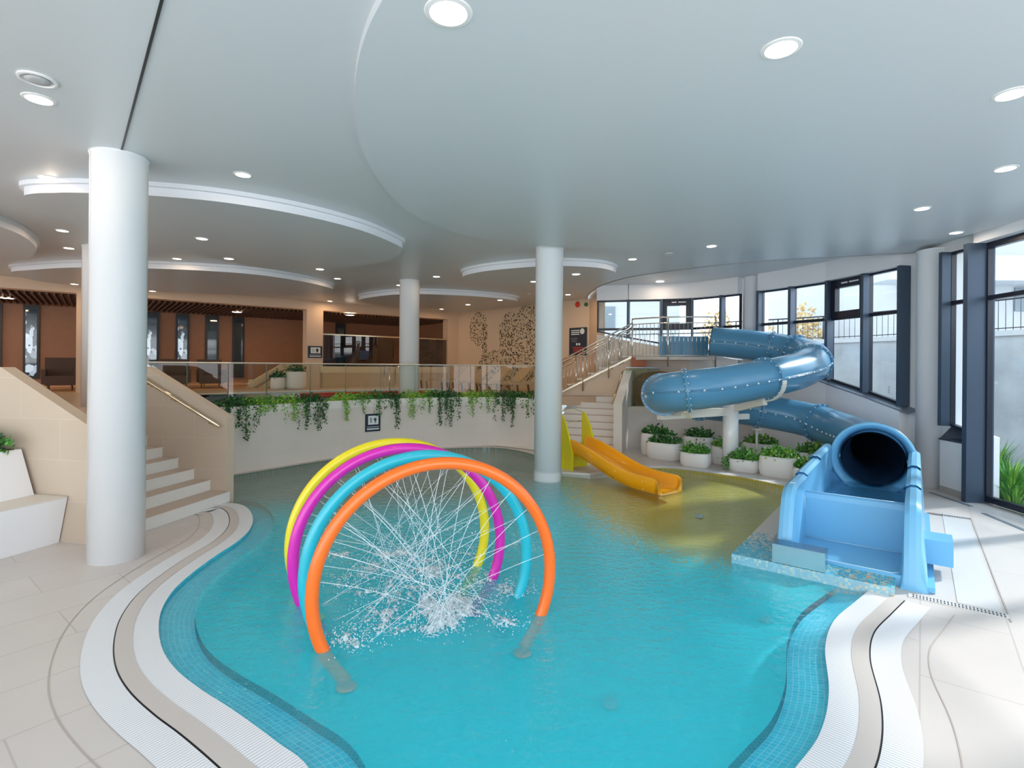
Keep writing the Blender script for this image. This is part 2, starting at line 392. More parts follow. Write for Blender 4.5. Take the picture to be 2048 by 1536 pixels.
M_lamp = mat('lamp_glow', (1, 1, 1), .5, emit=(1, .93, .85), es=9.0)
M_trim = mat('lamp_trim', (.85, .83, .80), .4)
LN = 0
def lamp_light(p, power, size, col):
    l = bpy.data.lights.new('downlight_lamp', 'AREA'); l.shape = 'DISK'; l.size = size; l.energy = power; l.color = col
    o = bpy.data.objects.new('downlight_lamp', l); COL.objects.link(o); o.location = p
    return o
proto = None
def downlight(px, py, label, r=.085, power=9, z=None, warm=.5):
    global proto
    p = G(px, py, z) if z else ceil_at(px, py)
    t = thing('downlight', label, 'ceiling light', p, 'round recessed ceiling lights')
    if proto is None:
        b = MB(); b.v = []; b.ring([(.085, .0), (.085, -.010), (.105, -.006), (.110, 0)], (0, 0, 0), (0, 0, 1), 28); o1 = b.build('trim_ring', M_trim)
        b = MB(); b.lathe([(.086, -.006), (.086, -.002)], (0, 0, 0), 28); o2 = b.build('lamp_face', M_lamp)
        proto = (o1, o2); k1, k2 = o1, o2
    else: k1, k2 = (o.copy() for o in proto); COL.objects.link(k1); COL.objects.link(k2)
    for k in (k1, k2): k.parent = t; k.scale = (r / .085,) * 2 + (1,)
    col = (1.0, .80 - .14 * warm, .62 - .24 * warm)
    l = lamp_light((0, 0, -.03), power, r * 1.8, col); l.parent = t
LIGHTS = [
 (897, 25, 'largest round light at the top centre of the ceiling', .12, 6, .1), (1562, 97, 'large round ceiling light above the slide side, next to the top centre one', .105, 6, .1),
 (2023, 188, 'round ceiling light cut by the right edge, upper one of that edge pair', .10, 6, .1), (2011, 337, 'round ceiling light below the one cut by the right edge', .09, 6, .1),
 (1844, 417, 'round ceiling light in front of the glazed wall column', .085, 6, .1), (1912, 465, 'small ceiling light closest to the tall window by the glass door', .085, 6, .1),
 (1423, 492, 'ceiling light above the top of the blue tube slide', .085, 6, .2), (1265, 518, 'ceiling light above the metal stair landing', .085, 8, .4),
 (1152, 548, 'ceiling light just to the right of the pool column top', .09, 9, .7), (78, 198, 'large oval-looking ceiling light under the round vent at the left', .095, 14, .9),
 (96, 355, 'ceiling light above the curled end of the largest lowered panel', .095, 14, 1), (486, 349, 'ceiling light between the front column and the big lowered panel edge', .085, 8, .3),
 (125, 461, 'ceiling light left of the front column, above its bluish neighbour', .085, 9, .7), (138, 496, 'ceiling light left of the front column beside the rear column top', .085, 9, .7),
 (404, 477, 'ceiling light on the largest lowered panel, nearest the front column', .085, 8, .7), (458, 517, 'ceiling light on the rear rim of the largest lowered panel', .085, 9, .8),
 (354, 517, 'ceiling light over the long bluish panel, right of the front column', .085, 9, .8), (529, 551, 'ceiling light at the edge of the long bluish lowered panel', .085, 10, .8),
 (640, 538, 'ceiling light left of the farthest column, upper of a pair', .085, 10, .8), (675, 557, 'ceiling light left of the farthest column, lower of a pair', .085, 10, .8),
 (149, 568, 'ceiling light above the brown hall opening at the left', .085, 14, 1), (305, 582, 'ceiling light above the hall opening right behind the front column', .085, 14, 1),
 (437, 593, 'ceiling light above the middle of the wide hall opening', .085, 14, 1), (660, 602, 'ceiling light above the pier between the two hall openings', .085, 14, 1),
 (752, 616, 'ceiling light above the narrower hall opening', .085, 14, 1), (873, 553, 'ceiling light right of the farthest column, alone above the far panel', .085, 10, .8),
 (799, 570, 'ceiling light half hidden behind the top of the farthest column', .085, 10, .8), (904, 590, 'ceiling light on the rim of the small far lowered panel', .085, 12, .9),
 (936, 609, 'ceiling light under the small far panel, above the mosaic wall', .085, 14, 1), (883, 618, 'ceiling light above the end of the narrower hall opening', .085, 14, 1),
 (1000, 600, 'ceiling light at the far end of the small far panel', .085, 14, 1), (1068, 563, 'ceiling light left beside the pool column top', .085, 11, .8),
 (1136, 589, 'ceiling light above the dark poster wall', .085, 14, 1), (840, 622, 'ceiling light just right of the farthest column, lowest of its row', .085, 10, 1),
]
for px, py, lb, r, pw, wm in LIGHTS: downlight(px, py, lb, r, pw * .65, None, wm)
downlight(1320, 563, 'flat ceiling light in the raised strip above the slide landing', .12, 6, 4.755, .3)
# round vent and small ceiling fittings
def vent(px, py, r, label, name, cat):
    p = ceil_at(px, py); t = thing(name, label, cat, p)
    b = MB(); b.ring([(r, 0), (r, -.012), (r * .86, -.016), (r * .8, 0)], p, (0, 0, 1), 30); part(b, 'outer_ring', M_trim, t)
    b = MB(); b.lathe([(r * .6, -.002), (r * .66, -.014), (r * .3, -.02), (.001, -.02)], p, 26); part(b, 'centre_disc', mat('vent_grey', (.5, .5, .5), .5), t)
vent(75, 158, .13, 'round ceiling air vent beside the big light at the upper left', 'air_vent', 'vent')
vent(1338, 507, .09, 'small round ceiling vent above the metal stair', 'air_vent', 'vent')
vent(1057, 588, .07, 'tiny round detector on the ceiling left of the pool column', 'smoke_detector', 'detector')

# ================================================================== COLUMNS
def column(px, Y, z0, z1, label, d=.54, mt=None):
    p = D(px, 732, Y); b = MB(); r = d / 2
    b.lathe([(r, z0), (r, z1 - .03), (r + .012, z1 - .025), (r + .012, z1)], (p.x, p.y, 0), 48); o = b.build('column', mt or M_column); tag(o, label, 'column', kind='structure')
    return p
column(236, 5.94, 0, CEIL, 'thick glossy white column in front of the stairs at the left')
column(1097, 10.33, -.4, CEIL, 'white column standing in the pool water')
column(818, 14.45, UP, CEIL, 'farthest white column, behind the glass balustrade')
column(196, 10.6, UP, CEIL, 'white column mostly hidden behind the thick front column')
column(1871, 9.98, 0, 4.47, 'white column engaged with the window wall beside the slide mouth', .60, M_white)
column(1506, 14.75, .0, 4.76, 'white column between the rear windows, behind the upper slide bend', .50, M_white)

# ================================================================== DECK AND POOL
outer = [Vector((-14, -3.5, 0)), Vector((9.5, -3.5, 0)), Vector((9.5, 19.5, 0)), Vector((-14, 19.5, 0))]
b = MB(); b.prism(outer, -.9, 0.0, holes=[A_all], bottom=False, sides=False); struct(b, 'floor', M_deck)

def slot_mat():
    m = mat('overflow_grate_white', (.88, .88, .88), .4); n = m.node_tree; L = n.links; bb = n.nodes['Principled BSDF']
    t = N(m, 'ShaderNodeTexCoord'); s = N(m, 'ShaderNodeSeparateXYZ'); L.new(t.outputs['UV'], s.inputs[0])
    f = mth(m, 'FRACT', mth(m, 'MULTIPLY', s.outputs[0], 45.0)); g = mth(m, 'LESS_THAN', f, .34)
    L.new(mixc(m, g, (.88, .88, .89), (.60, .60, .61)), bb.inputs['Base Color'])
    bu = N(m, 'ShaderNodeBump'); bu.inputs['Distance'].default_value = .006; bu.invert = True; L.new(g, bu.inputs['Height']); L.new(bu.outputs[0], bb.inputs['Normal'])
    return m
M_grate = slot_mat()
M_strip = mat('edge_stone', (.60, .54, .495), .45)
M_joint = mat('joint_line', (.48, .41, .36), .7)
AF = resample(A_front, .06)
def ring_ribbon(P, d0, d1, z, name, m, label, cat, zb=None):
    b = MB(); b.ribbon(offset(P, d0), offset(P, d1), z, z if zb is None else zb)
    for k in range(len(b.f)): b.f[k] = b.f[k][::-1] if False else b.f[k]
    o = b.build(name, m); tag(o, label, cat, kind='structure'); return o
ring_ribbon(AF, .012, -.160, .008, 'trim_3', M_grate, 'white slotted overflow grate along the pool edge', 'grate')
ring_ribbon(AF, -.160, -.275, .010, 'trim_4', M_strip, 'beige stone strip between the two white grates', 'edge strip')
ring_ribbon(AF, -.285, -.475, .007, 'trim_5', M_grate, 'outer white slotted grate parallel to the pool edge', 'grate')
ring_ribbon(AF, -.272, -.285, .004, 'trim_6', M_black, None, None)
ring_ribbon(AF, -.640, -.648, .003, 'trim_7', M_joint, None, None)
AR = crom(A_back[:5], 8)
ring_ribbon(AR, 0.01, -.10, .008, 'trim_8', M_step, 'pale curb along the yellow part of the pool', 'edge strip')
ring_ribbon(AR, -.10, -.32, .006, 'trim_9', M_grate, 'white grate in front of the planters', 'grate')

# mosaic tile: cyan, turning ochre near the small slide; the back's grey green is sandy tile plus painted-in wall reflection
def mosaic(name, uv=False, scale=33.0, cyan=((.03, .60, .74), (.06, .70, .82)), grout=.40):
    m = mat(name, (.1, .6, .75), .35); n = m.node_tree; L = n.links; bb = n.nodes['Principled BSDF']
    t = N(m, 'ShaderNodeTexCoord'); src = t.outputs['UV'] if uv else t.outputs['Object']
    ge = N(m, 'ShaderNodeNewGeometry'); s = N(m, 'ShaderNodeSeparateXYZ'); L.new(ge.outputs['Position'], s.inputs[0]); su = N(m, 'ShaderNodeSeparateXYZ'); L.new(src, su.inputs[0])
    br = N(m, 'ShaderNodeTexBrick'); br.offset = 0; br.inputs['Scale'].default_value = scale; br.inputs['Brick Width'].default_value = 1; br.inputs['Row Height'].default_value = 1; br.inputs['Mortar Size'].default_value = .07
    L.new(src, br.inputs['Vector'])
    # per-chip random
    fl = N(m, 'ShaderNodeVectorMath', operation='FLOOR'); sc = N(m, 'ShaderNodeVectorMath', operation='SCALE'); sc.inputs[3].default_value = scale
    L.new(src, sc.inputs[0]); L.new(sc.outputs[0], fl.inputs[0]); wn = N(m, 'ShaderNodeTexWhiteNoise', noise_dimensions='3D'); L.new(fl.outputs[0], wn.inputs[0]); rnd = wn.outputs[0]
    # weights of the ochre patch and the grey back with its painted reflection
    def dist(cx, cy, sx_, sy_):
        a = mth(m, 'POWER', mth(m, 'DIVIDE', mth(m, 'SUBTRACT', s.outputs[0], cx), sx_), 2); c = mth(m, 'POWER', mth(m, 'DIVIDE', mth(m, 'SUBTRACT', s.outputs[1], cy), sy_), 2)
        return mth(m, 'SQRT', mth(m, 'ADD', a, c))
    def sst(v, lo, hi):
        mr = N(m, 'ShaderNodeMapRange', interpolation_type='SMOOTHSTEP'); mr.inputs[1].default_value = lo; mr.inputs[2].default_value = hi; L.new(v, mr.inputs[0]); return mr.outputs[0]
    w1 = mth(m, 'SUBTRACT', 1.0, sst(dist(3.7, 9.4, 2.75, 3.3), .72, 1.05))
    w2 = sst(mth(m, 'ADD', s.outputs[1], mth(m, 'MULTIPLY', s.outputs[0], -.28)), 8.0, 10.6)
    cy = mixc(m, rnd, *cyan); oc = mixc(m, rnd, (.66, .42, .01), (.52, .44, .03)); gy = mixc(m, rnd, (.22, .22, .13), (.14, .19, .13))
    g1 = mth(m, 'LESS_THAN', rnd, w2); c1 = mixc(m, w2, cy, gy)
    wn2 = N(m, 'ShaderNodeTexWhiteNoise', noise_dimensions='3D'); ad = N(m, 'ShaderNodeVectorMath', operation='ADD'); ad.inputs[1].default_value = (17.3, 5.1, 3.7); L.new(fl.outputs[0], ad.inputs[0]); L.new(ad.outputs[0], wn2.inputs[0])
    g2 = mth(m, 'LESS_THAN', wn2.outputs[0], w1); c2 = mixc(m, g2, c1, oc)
    mf = mth(m, 'MULTIPLY', br.outputs['Fac'], grout)
    L.new(mixc(m, mf, c2, (.45, .78, .85)), bb.inputs['Base Color'])
    return m
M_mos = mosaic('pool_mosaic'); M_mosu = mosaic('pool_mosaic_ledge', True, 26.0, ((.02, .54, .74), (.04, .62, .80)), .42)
pool = thing('swimming_pool', 'free-form pool basin lined with small cyan mosaic tiles', 'swimming pool', (0, 5, -.4))
SH = resample(A_front, .08)
B_in = offset(SH, .27)
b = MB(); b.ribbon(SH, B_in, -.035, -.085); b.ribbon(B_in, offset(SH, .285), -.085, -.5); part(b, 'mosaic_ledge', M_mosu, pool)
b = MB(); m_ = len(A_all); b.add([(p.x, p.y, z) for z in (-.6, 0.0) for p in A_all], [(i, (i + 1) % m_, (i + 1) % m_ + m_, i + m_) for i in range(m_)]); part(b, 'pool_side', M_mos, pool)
b = MB(); xs = [-7 + .3 * i for i in range(48)]; ys = [1.8 + .3 * i for i in range(46)]
def depth(x, y):
    t = max(0, min(1, (y - 7.4 - .1 * x) / 3.0)); t = t * t * (3 - 2 * t); d = -.36 + .22 * t
    c = math.exp(-(((x - .74) / 1.0) ** 2 + ((y - 10.2) / .9) ** 2)); return d + .12 * c
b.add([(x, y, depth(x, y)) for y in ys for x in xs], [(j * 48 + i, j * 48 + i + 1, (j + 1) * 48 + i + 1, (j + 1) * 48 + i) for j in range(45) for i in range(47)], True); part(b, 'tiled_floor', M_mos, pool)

def water_mat(name, tint, bumps=.35):
    m = glass_mat(name, tint, 1.0, .02, .025); n = m.node_tree; L = n.links
    t = N(m, 'ShaderNodeTexCoord'); mp = N(m, 'ShaderNodeMapping'); mp.inputs['Scale'].default_value = (1, 1.5, 1); L.new(t.outputs['Object'], mp.inputs[0])
    a = N(m, 'ShaderNodeTexNoise'); a.inputs['Scale'].default_value = 7; a.inputs['Detail'].default_value = 3; c = N(m, 'ShaderNodeTexNoise'); c.inputs['Scale'].default_value = 26; c.inputs['Detail'].default_value = 2
    L.new(mp.outputs[0], a.inputs[0]); L.new(mp.outputs[0], c.inputs[0])
    u = N(m, 'ShaderNodeBump'); u.inputs['Strength'].default_value = bumps; u.inputs['Distance'].default_value = .03
    L.new(mth(m, 'ADD', a.outputs[0], mth(m, 'MULTIPLY', c.outputs[0], .35)), u.inputs['Height'])
    for x in n.nodes:
        if x.type == 'BSDF_GLOSSY': L.new(u.outputs[0], x.inputs['Normal'])
        if x.name == 'facing': L.new(u.outputs[0], x.inputs[1])
    return m
M_water = water_mat('pool_water_surface', (.90, .99, 1.0), .6)
def turbid(m, col, fac):
    n = m.node_tree; L = n.links; o = [x for x in n.nodes if x.type == 'OUTPUT_MATERIAL'][0]; mix = [x for x in n.nodes if x.type == 'MIX_SHADER'][0]; tr = [x for x in n.nodes if x.type == 'BSDF_TRANSPARENT'][0]
    df = N(m, 'ShaderNodeBsdfDiffuse'); df.inputs[0].default_value = (*col, 1); m2 = N(m, 'ShaderNodeMixShader')
    ge = N(m, 'ShaderNodeNewGeometry'); s = N(m, 'ShaderNodeSeparateXYZ'); L.new(ge.outputs['Position'], s.inputs[0])
    mr = N(m, 'ShaderNodeMapRange', interpolation_type='SMOOTHSTEP'); mr.inputs[1].default_value = 7.2; mr.inputs[2].default_value = 9.2; mr.inputs[3].default_value = fac; mr.inputs[4].default_value = .02
    L.new(s.outputs[1], mr.inputs[0])
    ds = mth(m, 'SQRT', mth(m, 'ADD', mth(m, 'POWER', mth(m, 'DIVIDE', mth(m, 'SUBTRACT', s.outputs[0], 3.7), 2.75), 2), mth(m, 'POWER', mth(m, 'DIVIDE', mth(m, 'SUBTRACT', s.outputs[1], 9.4), 3.3), 2)))
    m3 = N(m, 'ShaderNodeMapRange', interpolation_type='SMOOTHSTEP'); m3.inputs[1].default_value = .85; m3.inputs[2].default_value = 1.3; L.new(ds, m3.inputs[0])
    L.new(mth(m, 'MULTIPLY', mr.outputs[0], m3.outputs[0]), m2.inputs[0]); L.new(tr.outputs[0], m2.inputs[1]); L.new(df.outputs[0], m2.inputs[2]); L.new(m2.outputs[0], mix.inputs[1])
turbid(M_water, (.03, .70, .82), .48)   # the deep part is slightly cloudy
M_wclear = water_mat('pool_water_shallow', (.96, .995, 1.0))
b = MB(); b.ribbon(SH, offset(SH, .275), WATER, WATER, mi=1); b.prism(offset(SH, .275) + A_under + A_bk + [Vector((-5.1, 9.45, 0))], WATER, WATER, bottom=False, sides=False); o = b.build('pool_water', [M_water, M_wclear]); tag(o, 'clear rippled turquoise water filling the pool', 'water', kind='stuff')

# curved wall at the back of the pool, carrying balustrade and ivy
cw = [xy(G(px, py, WATER)) for px, py in [(460, 950), (500, 944), (575, 932), (650, 920), (740, 908), (830, 900), (915, 895), (985, 893), (1040, 896), (1085, 900)]]
cw = [Vector((-7.3, 9.75, 0)), Vector((-6.5, 10.1, 0))] + cw
CW = resample(crom(cw, 8), .15)
CWo = offset(CW, .34)
b = MB()
u = 0
for i in range(len(CW) - 1): b.wall(CW[i], CW[i + 1], -.5, UP - .16, -.5, UP - .16, uo=u); u += (CW[i + 1] - CW[i]).length
lip = offset(CW, -.02); u = 0
for i in range(len(CW) - 1): b.wall(lip[i], lip[i + 1], UP - .16, UP + .02, UP - .16, UP + .02, mi=1); u += .1
b.ribbon(lip, CWo, UP + .02, UP + .02, mi=1); b.ribbon(lip, CW, UP - .16, UP - .16, mi=1)
struct(b, 'wall_pool', [M_pwall, mat('wall_coping', (.80, .77, .70), .5)], 'curved pale tiled wall behind the pool, topped with ivy')
# small ledge at its foot
LG = CW[-12:]
b = MB(); b.ribbon(LG, [p + Vector((.1 * i / 11, -.55 * i / 11, 0)) for i, p in enumerate(LG)], .01, .01); struct(b, 'trim_10', M_step)

# ================================================================== UPPER LEVEL
ud = [p.copy() for p in offset(CW, .3)]
up_poly = ud + [Vector((1.2, 15.3, 0)), Vector((3.2, 15.7, 0)), WP[1195] + Vector((0, .1, 0)), C_mos, H1, H1 - hn * -4.5, H00 + hn * 4.5, Vector((-19, 6.6, 0)), Vector((-7.2, 6.6, 0)), Vector((-6.85, 8.6, 0))]
b = MB(); b.prism(up_poly, UP - .25, UP); struct(b, 'floor', [mat('upper_deck_tile', (.60, .44, .30), .35)])
# warm floor area inside the hall
b = MB(); b.prism([H00 + hn * .1, H1 + hn * .1, H1 + hn * 4.4, H00 + hn * 4.4], UP, UP + .012, bottom=False); struct(b, 'floor', M_orangefloor)
# upper pool behind the balustrade
UPW = offset(CW, 1.0)[6:-14]
far = [p for p in reversed(offset(CW, 4.6)[6:-14])]
b = MB(); b.prism(UPW + far, UP + .01, UP + .02, bottom=False); o = b.build('pool_water', mat('upper_pool_water', (.07, .26, .42), .12, bump=.15, bscale=9)); tag(o, 'blue water of the upper pool behind the balustrade', 'water', kind='stuff')
b = MB(); b.prism(UPW + far, UP + .004, UP + .008, bottom=False); struct(b, 'floor', mat('upper_pool_floor', (.05, .22, .42), .4))
b = MB(); rim = far; b.ribbon(rim, offset(rim, -.22), UP + .05, UP + .05); rr = rim
for i in range(len(rim) - 1): b.wall(rim[i + 1], rim[i], UP, UP + .05, UP, UP + .05)
struct(b, 'trim_11', M_step)

# hall front wall with two openings
HL = (H0, H1)
def hp(px): return xy(onwall(px, 700, *HL))
piers = [(-400, -330), (152, 200), (613, 646), (896, 916)]
b = MB()
for a_, c_ in piers:
    p, q = hp(a_), hp(c_) if c_ != 916 else H1
    b.wall(p, q, UP, 4.22, UP, 4.22, .45)
b.wall(H00, H1, 4.22, CEIL, 4.22, CEIL, .45)
struct(b, 'wall_back', M_beige, 'warm beige hall wall with two wide openings')
# low wall in the narrower opening
p, q = hp(640), hp(896)
b = MB(); b.wall(p, q, UP, 2.0, UP, 2.0, .4); b.wall(p - hn * .06, q - hn * .06, 1.88, 2.13, 1.88, 2.13, .5, mi=1); struct(b, 'wall_opening', [mat('ochre_wall', (.62, .47, .28), .6), mat('ochre_cap', (.74, .60, .38), .55)], 'low ochre wall in the narrower hall opening')
t = thing('glass_barrier', 'dark reflective glass barrier on the low ochre wall', 'balustrade', (p.x, p.y, 2.13))
for i, (a_, c_) in enumerate([(648, 745), (745, 790), (842, 895)]):
    b = MB(); b.wall(hp(a_) + hn * .1, hp(c_) + hn * .1, 2.13, 3.32, 2.13, 3.32, .015); part(b, 'glass_panel', glass_mat('barrier_glass', (.5, .45, .38), 2.2) if i == 0 else MATS['barrier_glass'], t)
b = MB(); b.beam(hp(648) + hn * .1 + Vector((0, 0, 3.34)), hp(895) + hn * .1 + Vector((0, 0, 3.34)), .05, .05); part(b, 'top_rail', M_brass, t)
# back wall of the hall
K0 = H00 + hn * 4.6; K1 = H1 + hn * 4.6 + hd * .4
b = MB(); b.wall(K0, K1, UP, 4.3, UP, 4.3, .2); b.wall(H1 + hd * .0, K1, UP, 4.3, UP, 4.3, .2); struct(b, 'wall_hall', M_wood, 'brown wood-clad wall at the rear of the hall')
b = MB(); b.prism([H00 + hn * .3, H1 + hn * .3, K1, K0], 4.25, 4.4); struct(b, 'ceiling', M_slat)
t = thing('slatted_ceiling', 'dark brown slatted ceiling inside the hall opening', 'ceiling panel', (-10, 18, 4.2), kind='structure')
b = MB(); L_ = (H1 - H00).length; k = .3
while k < L_ - .3:
    p = H00 + hd * k; b.beam(p + hn * .5 + Vector((0, 0, 4.2)), p + hn * 4.5 + Vector((0, 0, 4.2)), .05, .09); k += .16
part(b, 'slats', M_slat, t)
# narrow windows in the wood wall
KL = (K0 - hn * .02, K1 - hn * .02)
M_hwin = mat('hall_window_glass', (.03, .045, .05), .04, spec=1.0)
def hallwin_mat():
    m = mat('hall_window_painted_glow', (.03, .04, .05), .05, spec=1.0); n = m.node_tree; L = n.links; bb = n.nodes['Principled BSDF']
    t = N(m, 'ShaderNodeTexCoord'); v = N(m, 'ShaderNodeTexVoronoi', distance='CHEBYCHEV'); v.inputs['Scale'].default_value = 4.0; mp = N(m, 'ShaderNodeMapping'); mp.inputs['Scale'].default_value = (1.6, 1.6, 1)
    L.new(t.outputs['Object'], mp.inputs[0]); L.new(mp.outputs[0], v.inputs['Vector']); s = N(m, 'ShaderNodeSeparateColor'); L.new(v.outputs['Color'], s.inputs[0])
    r = N(m, 'ShaderNodeValToRGB'); e = r.color_ramp.elements; e[0].position = .50; e[0].color = (.01, .02, .03, 1); e[1].position = .95; e[1].color = (.75, .88, 1, 1)
    L.new(s.outputs[0], r.inputs[0]); L.new(r.outputs[0], bb.inputs['Emission Color']); bb.inputs['Emission Strength'].default_value = .75  # bright daylight and reflection patches painted on the pane as emission
    return m
M_hglow = hallwin_mat()
wl = [('dim hall window at the left edge of the photo', -40, 4, 0), ('tall narrow hall window reflecting greenery, left of the hidden column', 46, 79, 1), ('narrow hall window next to the thick front column', 285, 318, 1), ('brightest narrow hall window, with white daylight behind', 351, 378, 1), ('narrow hall window with a pale blue gleam', 410, 437, 0), ('darkest narrow hall window of the row', 464, 488, 0), ('dark narrow door-height window in the narrower opening', 670, 690, 0)]
for i, (lb, a_, c_, k) in enumerate(wl):
    p = xy(onwall(a_, 700, *KL)) - hn * .06; q = xy(onwall(c_, 700, *KL)) - hn * .06
    w = thing(f'window_{i + 20}', lb, 'window', (p.x, p.y, UP), kind='structure')
    b = MB(); b.wall(p, q, UP + .3, 4.15, UP + .3, 4.15, .04, mi=0); part(b, 'window_frame', M_black, w)
    e = hd * ((q - p).length * .16)
    b = MB(); b.wall(p + e - hn * .01, q - e - hn * .01, UP + .4, 4.0, UP + .4, 4.0); part(b, 'pane', M_hglow if k else M_hwin, w)
for px, py, lb in [(14, 596, 'large flat lamp in the slatted ceiling at the left edge'), (474, 624, 'flat lamp in the hall ceiling above the wide opening'), (700, 630, 'flat lamp in the hall ceiling above the narrower opening')]:
    downlight(px, py, lb, .16, 22, 4.14, .9)

# mosaic-decorated wall and the poster wall
def speck_mat():
    m = mat('mosaic_mural', (.72, .55, .38), .5); n = m.node_tree; L = n.links; bb = n.nodes['Principled BSDF']
    t = N(m, 'ShaderNodeTexCoord'); s = N(m, 'ShaderNodeSeparateXYZ'); L.new(t.outputs['UV'], s.inputs[0])
    v = N(m, 'ShaderNodeTexVoronoi'); v.inputs['Scale'].default_value = 14; L.new(t.outputs['UV'], v.inputs['Vector'])
    sc = N(m, 'ShaderNodeSeparateColor'); L.new(v.outputs['Color'], sc.inputs[0])
    nz = N(m, 'ShaderNodeTexNoise'); nz.inputs['Scale'].default_value = 1.3; L.new(t.outputs['UV'], nz.inputs[0])
    def ell(cx, cy, rx, ry):
        a = mth(m, 'POWER', mth(m, 'DIVIDE', mth(m, 'SUBTRACT', s.outputs[0], cx), rx), 2); c = mth(m, 'POWER', mth(m, 'DIVIDE', mth(m, 'SUBTRACT', s.outputs[1], cy), ry), 2)
        return mth(m, 'LESS_THAN', mth(m, 'ADD', a, c), 1.0)
    msk = None
    for e in MUR['blobs']:
        x = ell(*e); msk = x if msk is None else mth(m, 'MAXIMUM', msk, x)
    drk = None
    for e in MUR['dark']:
        x = ell(*e); drk = x if drk is None else mth(m, 'MAXIMUM', drk, x)
    chip = mth(m, 'LESS_THAN', v.outputs['Distance'], .50)
    sel1 = mth(m, 'LESS_THAN', sc.outputs[0], .62); sel2 = mth(m, 'LESS_THAN', sc.outputs[0], .85)
    on = mth(m, 'MAXIMUM', mth(m, 'MULTIPLY', msk, sel1), mth(m, 'MULTIPLY', drk, sel2)); on = mth(m, 'MULTIPLY', on, chip)
    col = mixc(m, sc.outputs[1], (.03, .02, .015), (.20, .13, .07)); base = mixc(m, mth(m, 'MULTIPLY', mth(m, 'MAXIMUM', msk, drk), .55), (.74, .58, .42), (.62, .52, .34))
    L.new(mixc(m, on, base, col), bb.inputs['Base Color']); return m
ML = (H1, C_mos); ml = (C_mos - H1).length; md = (C_mos - H1).normalized()
def mu(px, py):
    p = onwall(px, py, *ML); return ((xy(p) - H1).length, p.z)
MUR = {'blobs': [], 'dark': []}
def me(px, py, rx, ry):
    c = mu(px, py); e = mu(px + rx, py); f = mu(px, py + ry); return (c[0], c[1], abs(e[0] - c[0]), abs(f[1] - c[1]))
MUR['blobs'] = [me(957, 658, 19, 34), me(1022, 665, 26, 42), me(1050, 690, 38, 75), me(990, 750, 40, 50), me(1062, 640, 25, 45)]
MUR['dark'] = [me(969, 700, 6, 60), me(1008, 700, 9, 46), me(1072, 720, 7, 40), me(967, 665, 4, 20)]
b = MB(); b.wall(H1, C_mos, UP, CEIL, UP, CEIL, .01)
struct(b, 'wall_mural', [speck_mat()], 'warm beige wall with a mural of scattered dark mosaic chips')
b = MB(); b.wall(C_mos, WP[1195] + Vector((.05, 0, 0)), UP, 4.8, UP, 4.8, .2); struct(b, 'wall_corner', M_beige)

# ================================================================== WINDOW WALL
sill = {1195: 3.31, 1257: 3.10, 1322: 2.92, 1385: 2.74, 1449: 2.60, 1485: 2.51, 1527: 2.40, 1591: 2.20, 1667: 1.93, 1744: 1.68, 1820: 1.45, 1838: 1.40, 1910: 1.20, 1979: 1.08}
b = MB(); zb = -.02
def wn(p, q): d = (q - p).normalized(); return Vector((d.y, -d.x, 0))   # towards the room is -this
keys = WK[:14]
# the wall below and above the glazing runs a little inside the glass plane
for i in range(len(keys) - 1):
    a_, c_ = keys[i], keys[i + 1]
    th = -.28
    blind = (a_, c_) in ((1485, 1527), (1838, 1910), (1820, 1838))
    P, Q = WP[a_], WP[c_]
    if blind: b.wall(Q, P, -.02, 4.8, -.02, 4.8, -.25); continue
    if a_ == 1910: b.wall(Q, P, -.02, sill[c_], -.02, sill[a_], -.2); b.wall(Q, P, ZT, 4.85, ZT, 4.85, -.2); continue
    b.wall(Q, P, -.02, sill[c_] - .085, -.02, sill[a_] - .085, .22, mi=1 if i < 3 else 0); b.wall(Q, P, ZT, 4.85, ZT, 4.85, .25)
for i in range(13, len(WK) - 1): b.wall(WP[WK[i + 1]], WP[WK[i]], ZT, 4.85, ZT, 4.85, .25)
for i, q in enumerate(b.f): pass
struct(b, 'wall_right', [M_white, mat('rear_wall_lamp_tint', (.80, .70, .59), .55)], 'white window wall curving round the slide')  # first bays: warm lamp light put into the wall colour
def wdir(a_, c_): return (WP[c_] - WP[a_]).normalized()
def inn(a_, c_): d = wdir(a_, c_); n = Vector((-d.y, d.x, 0)); return -n if n.dot(Vector((1, .9, 0))) > 0 else n
TR = 3.39
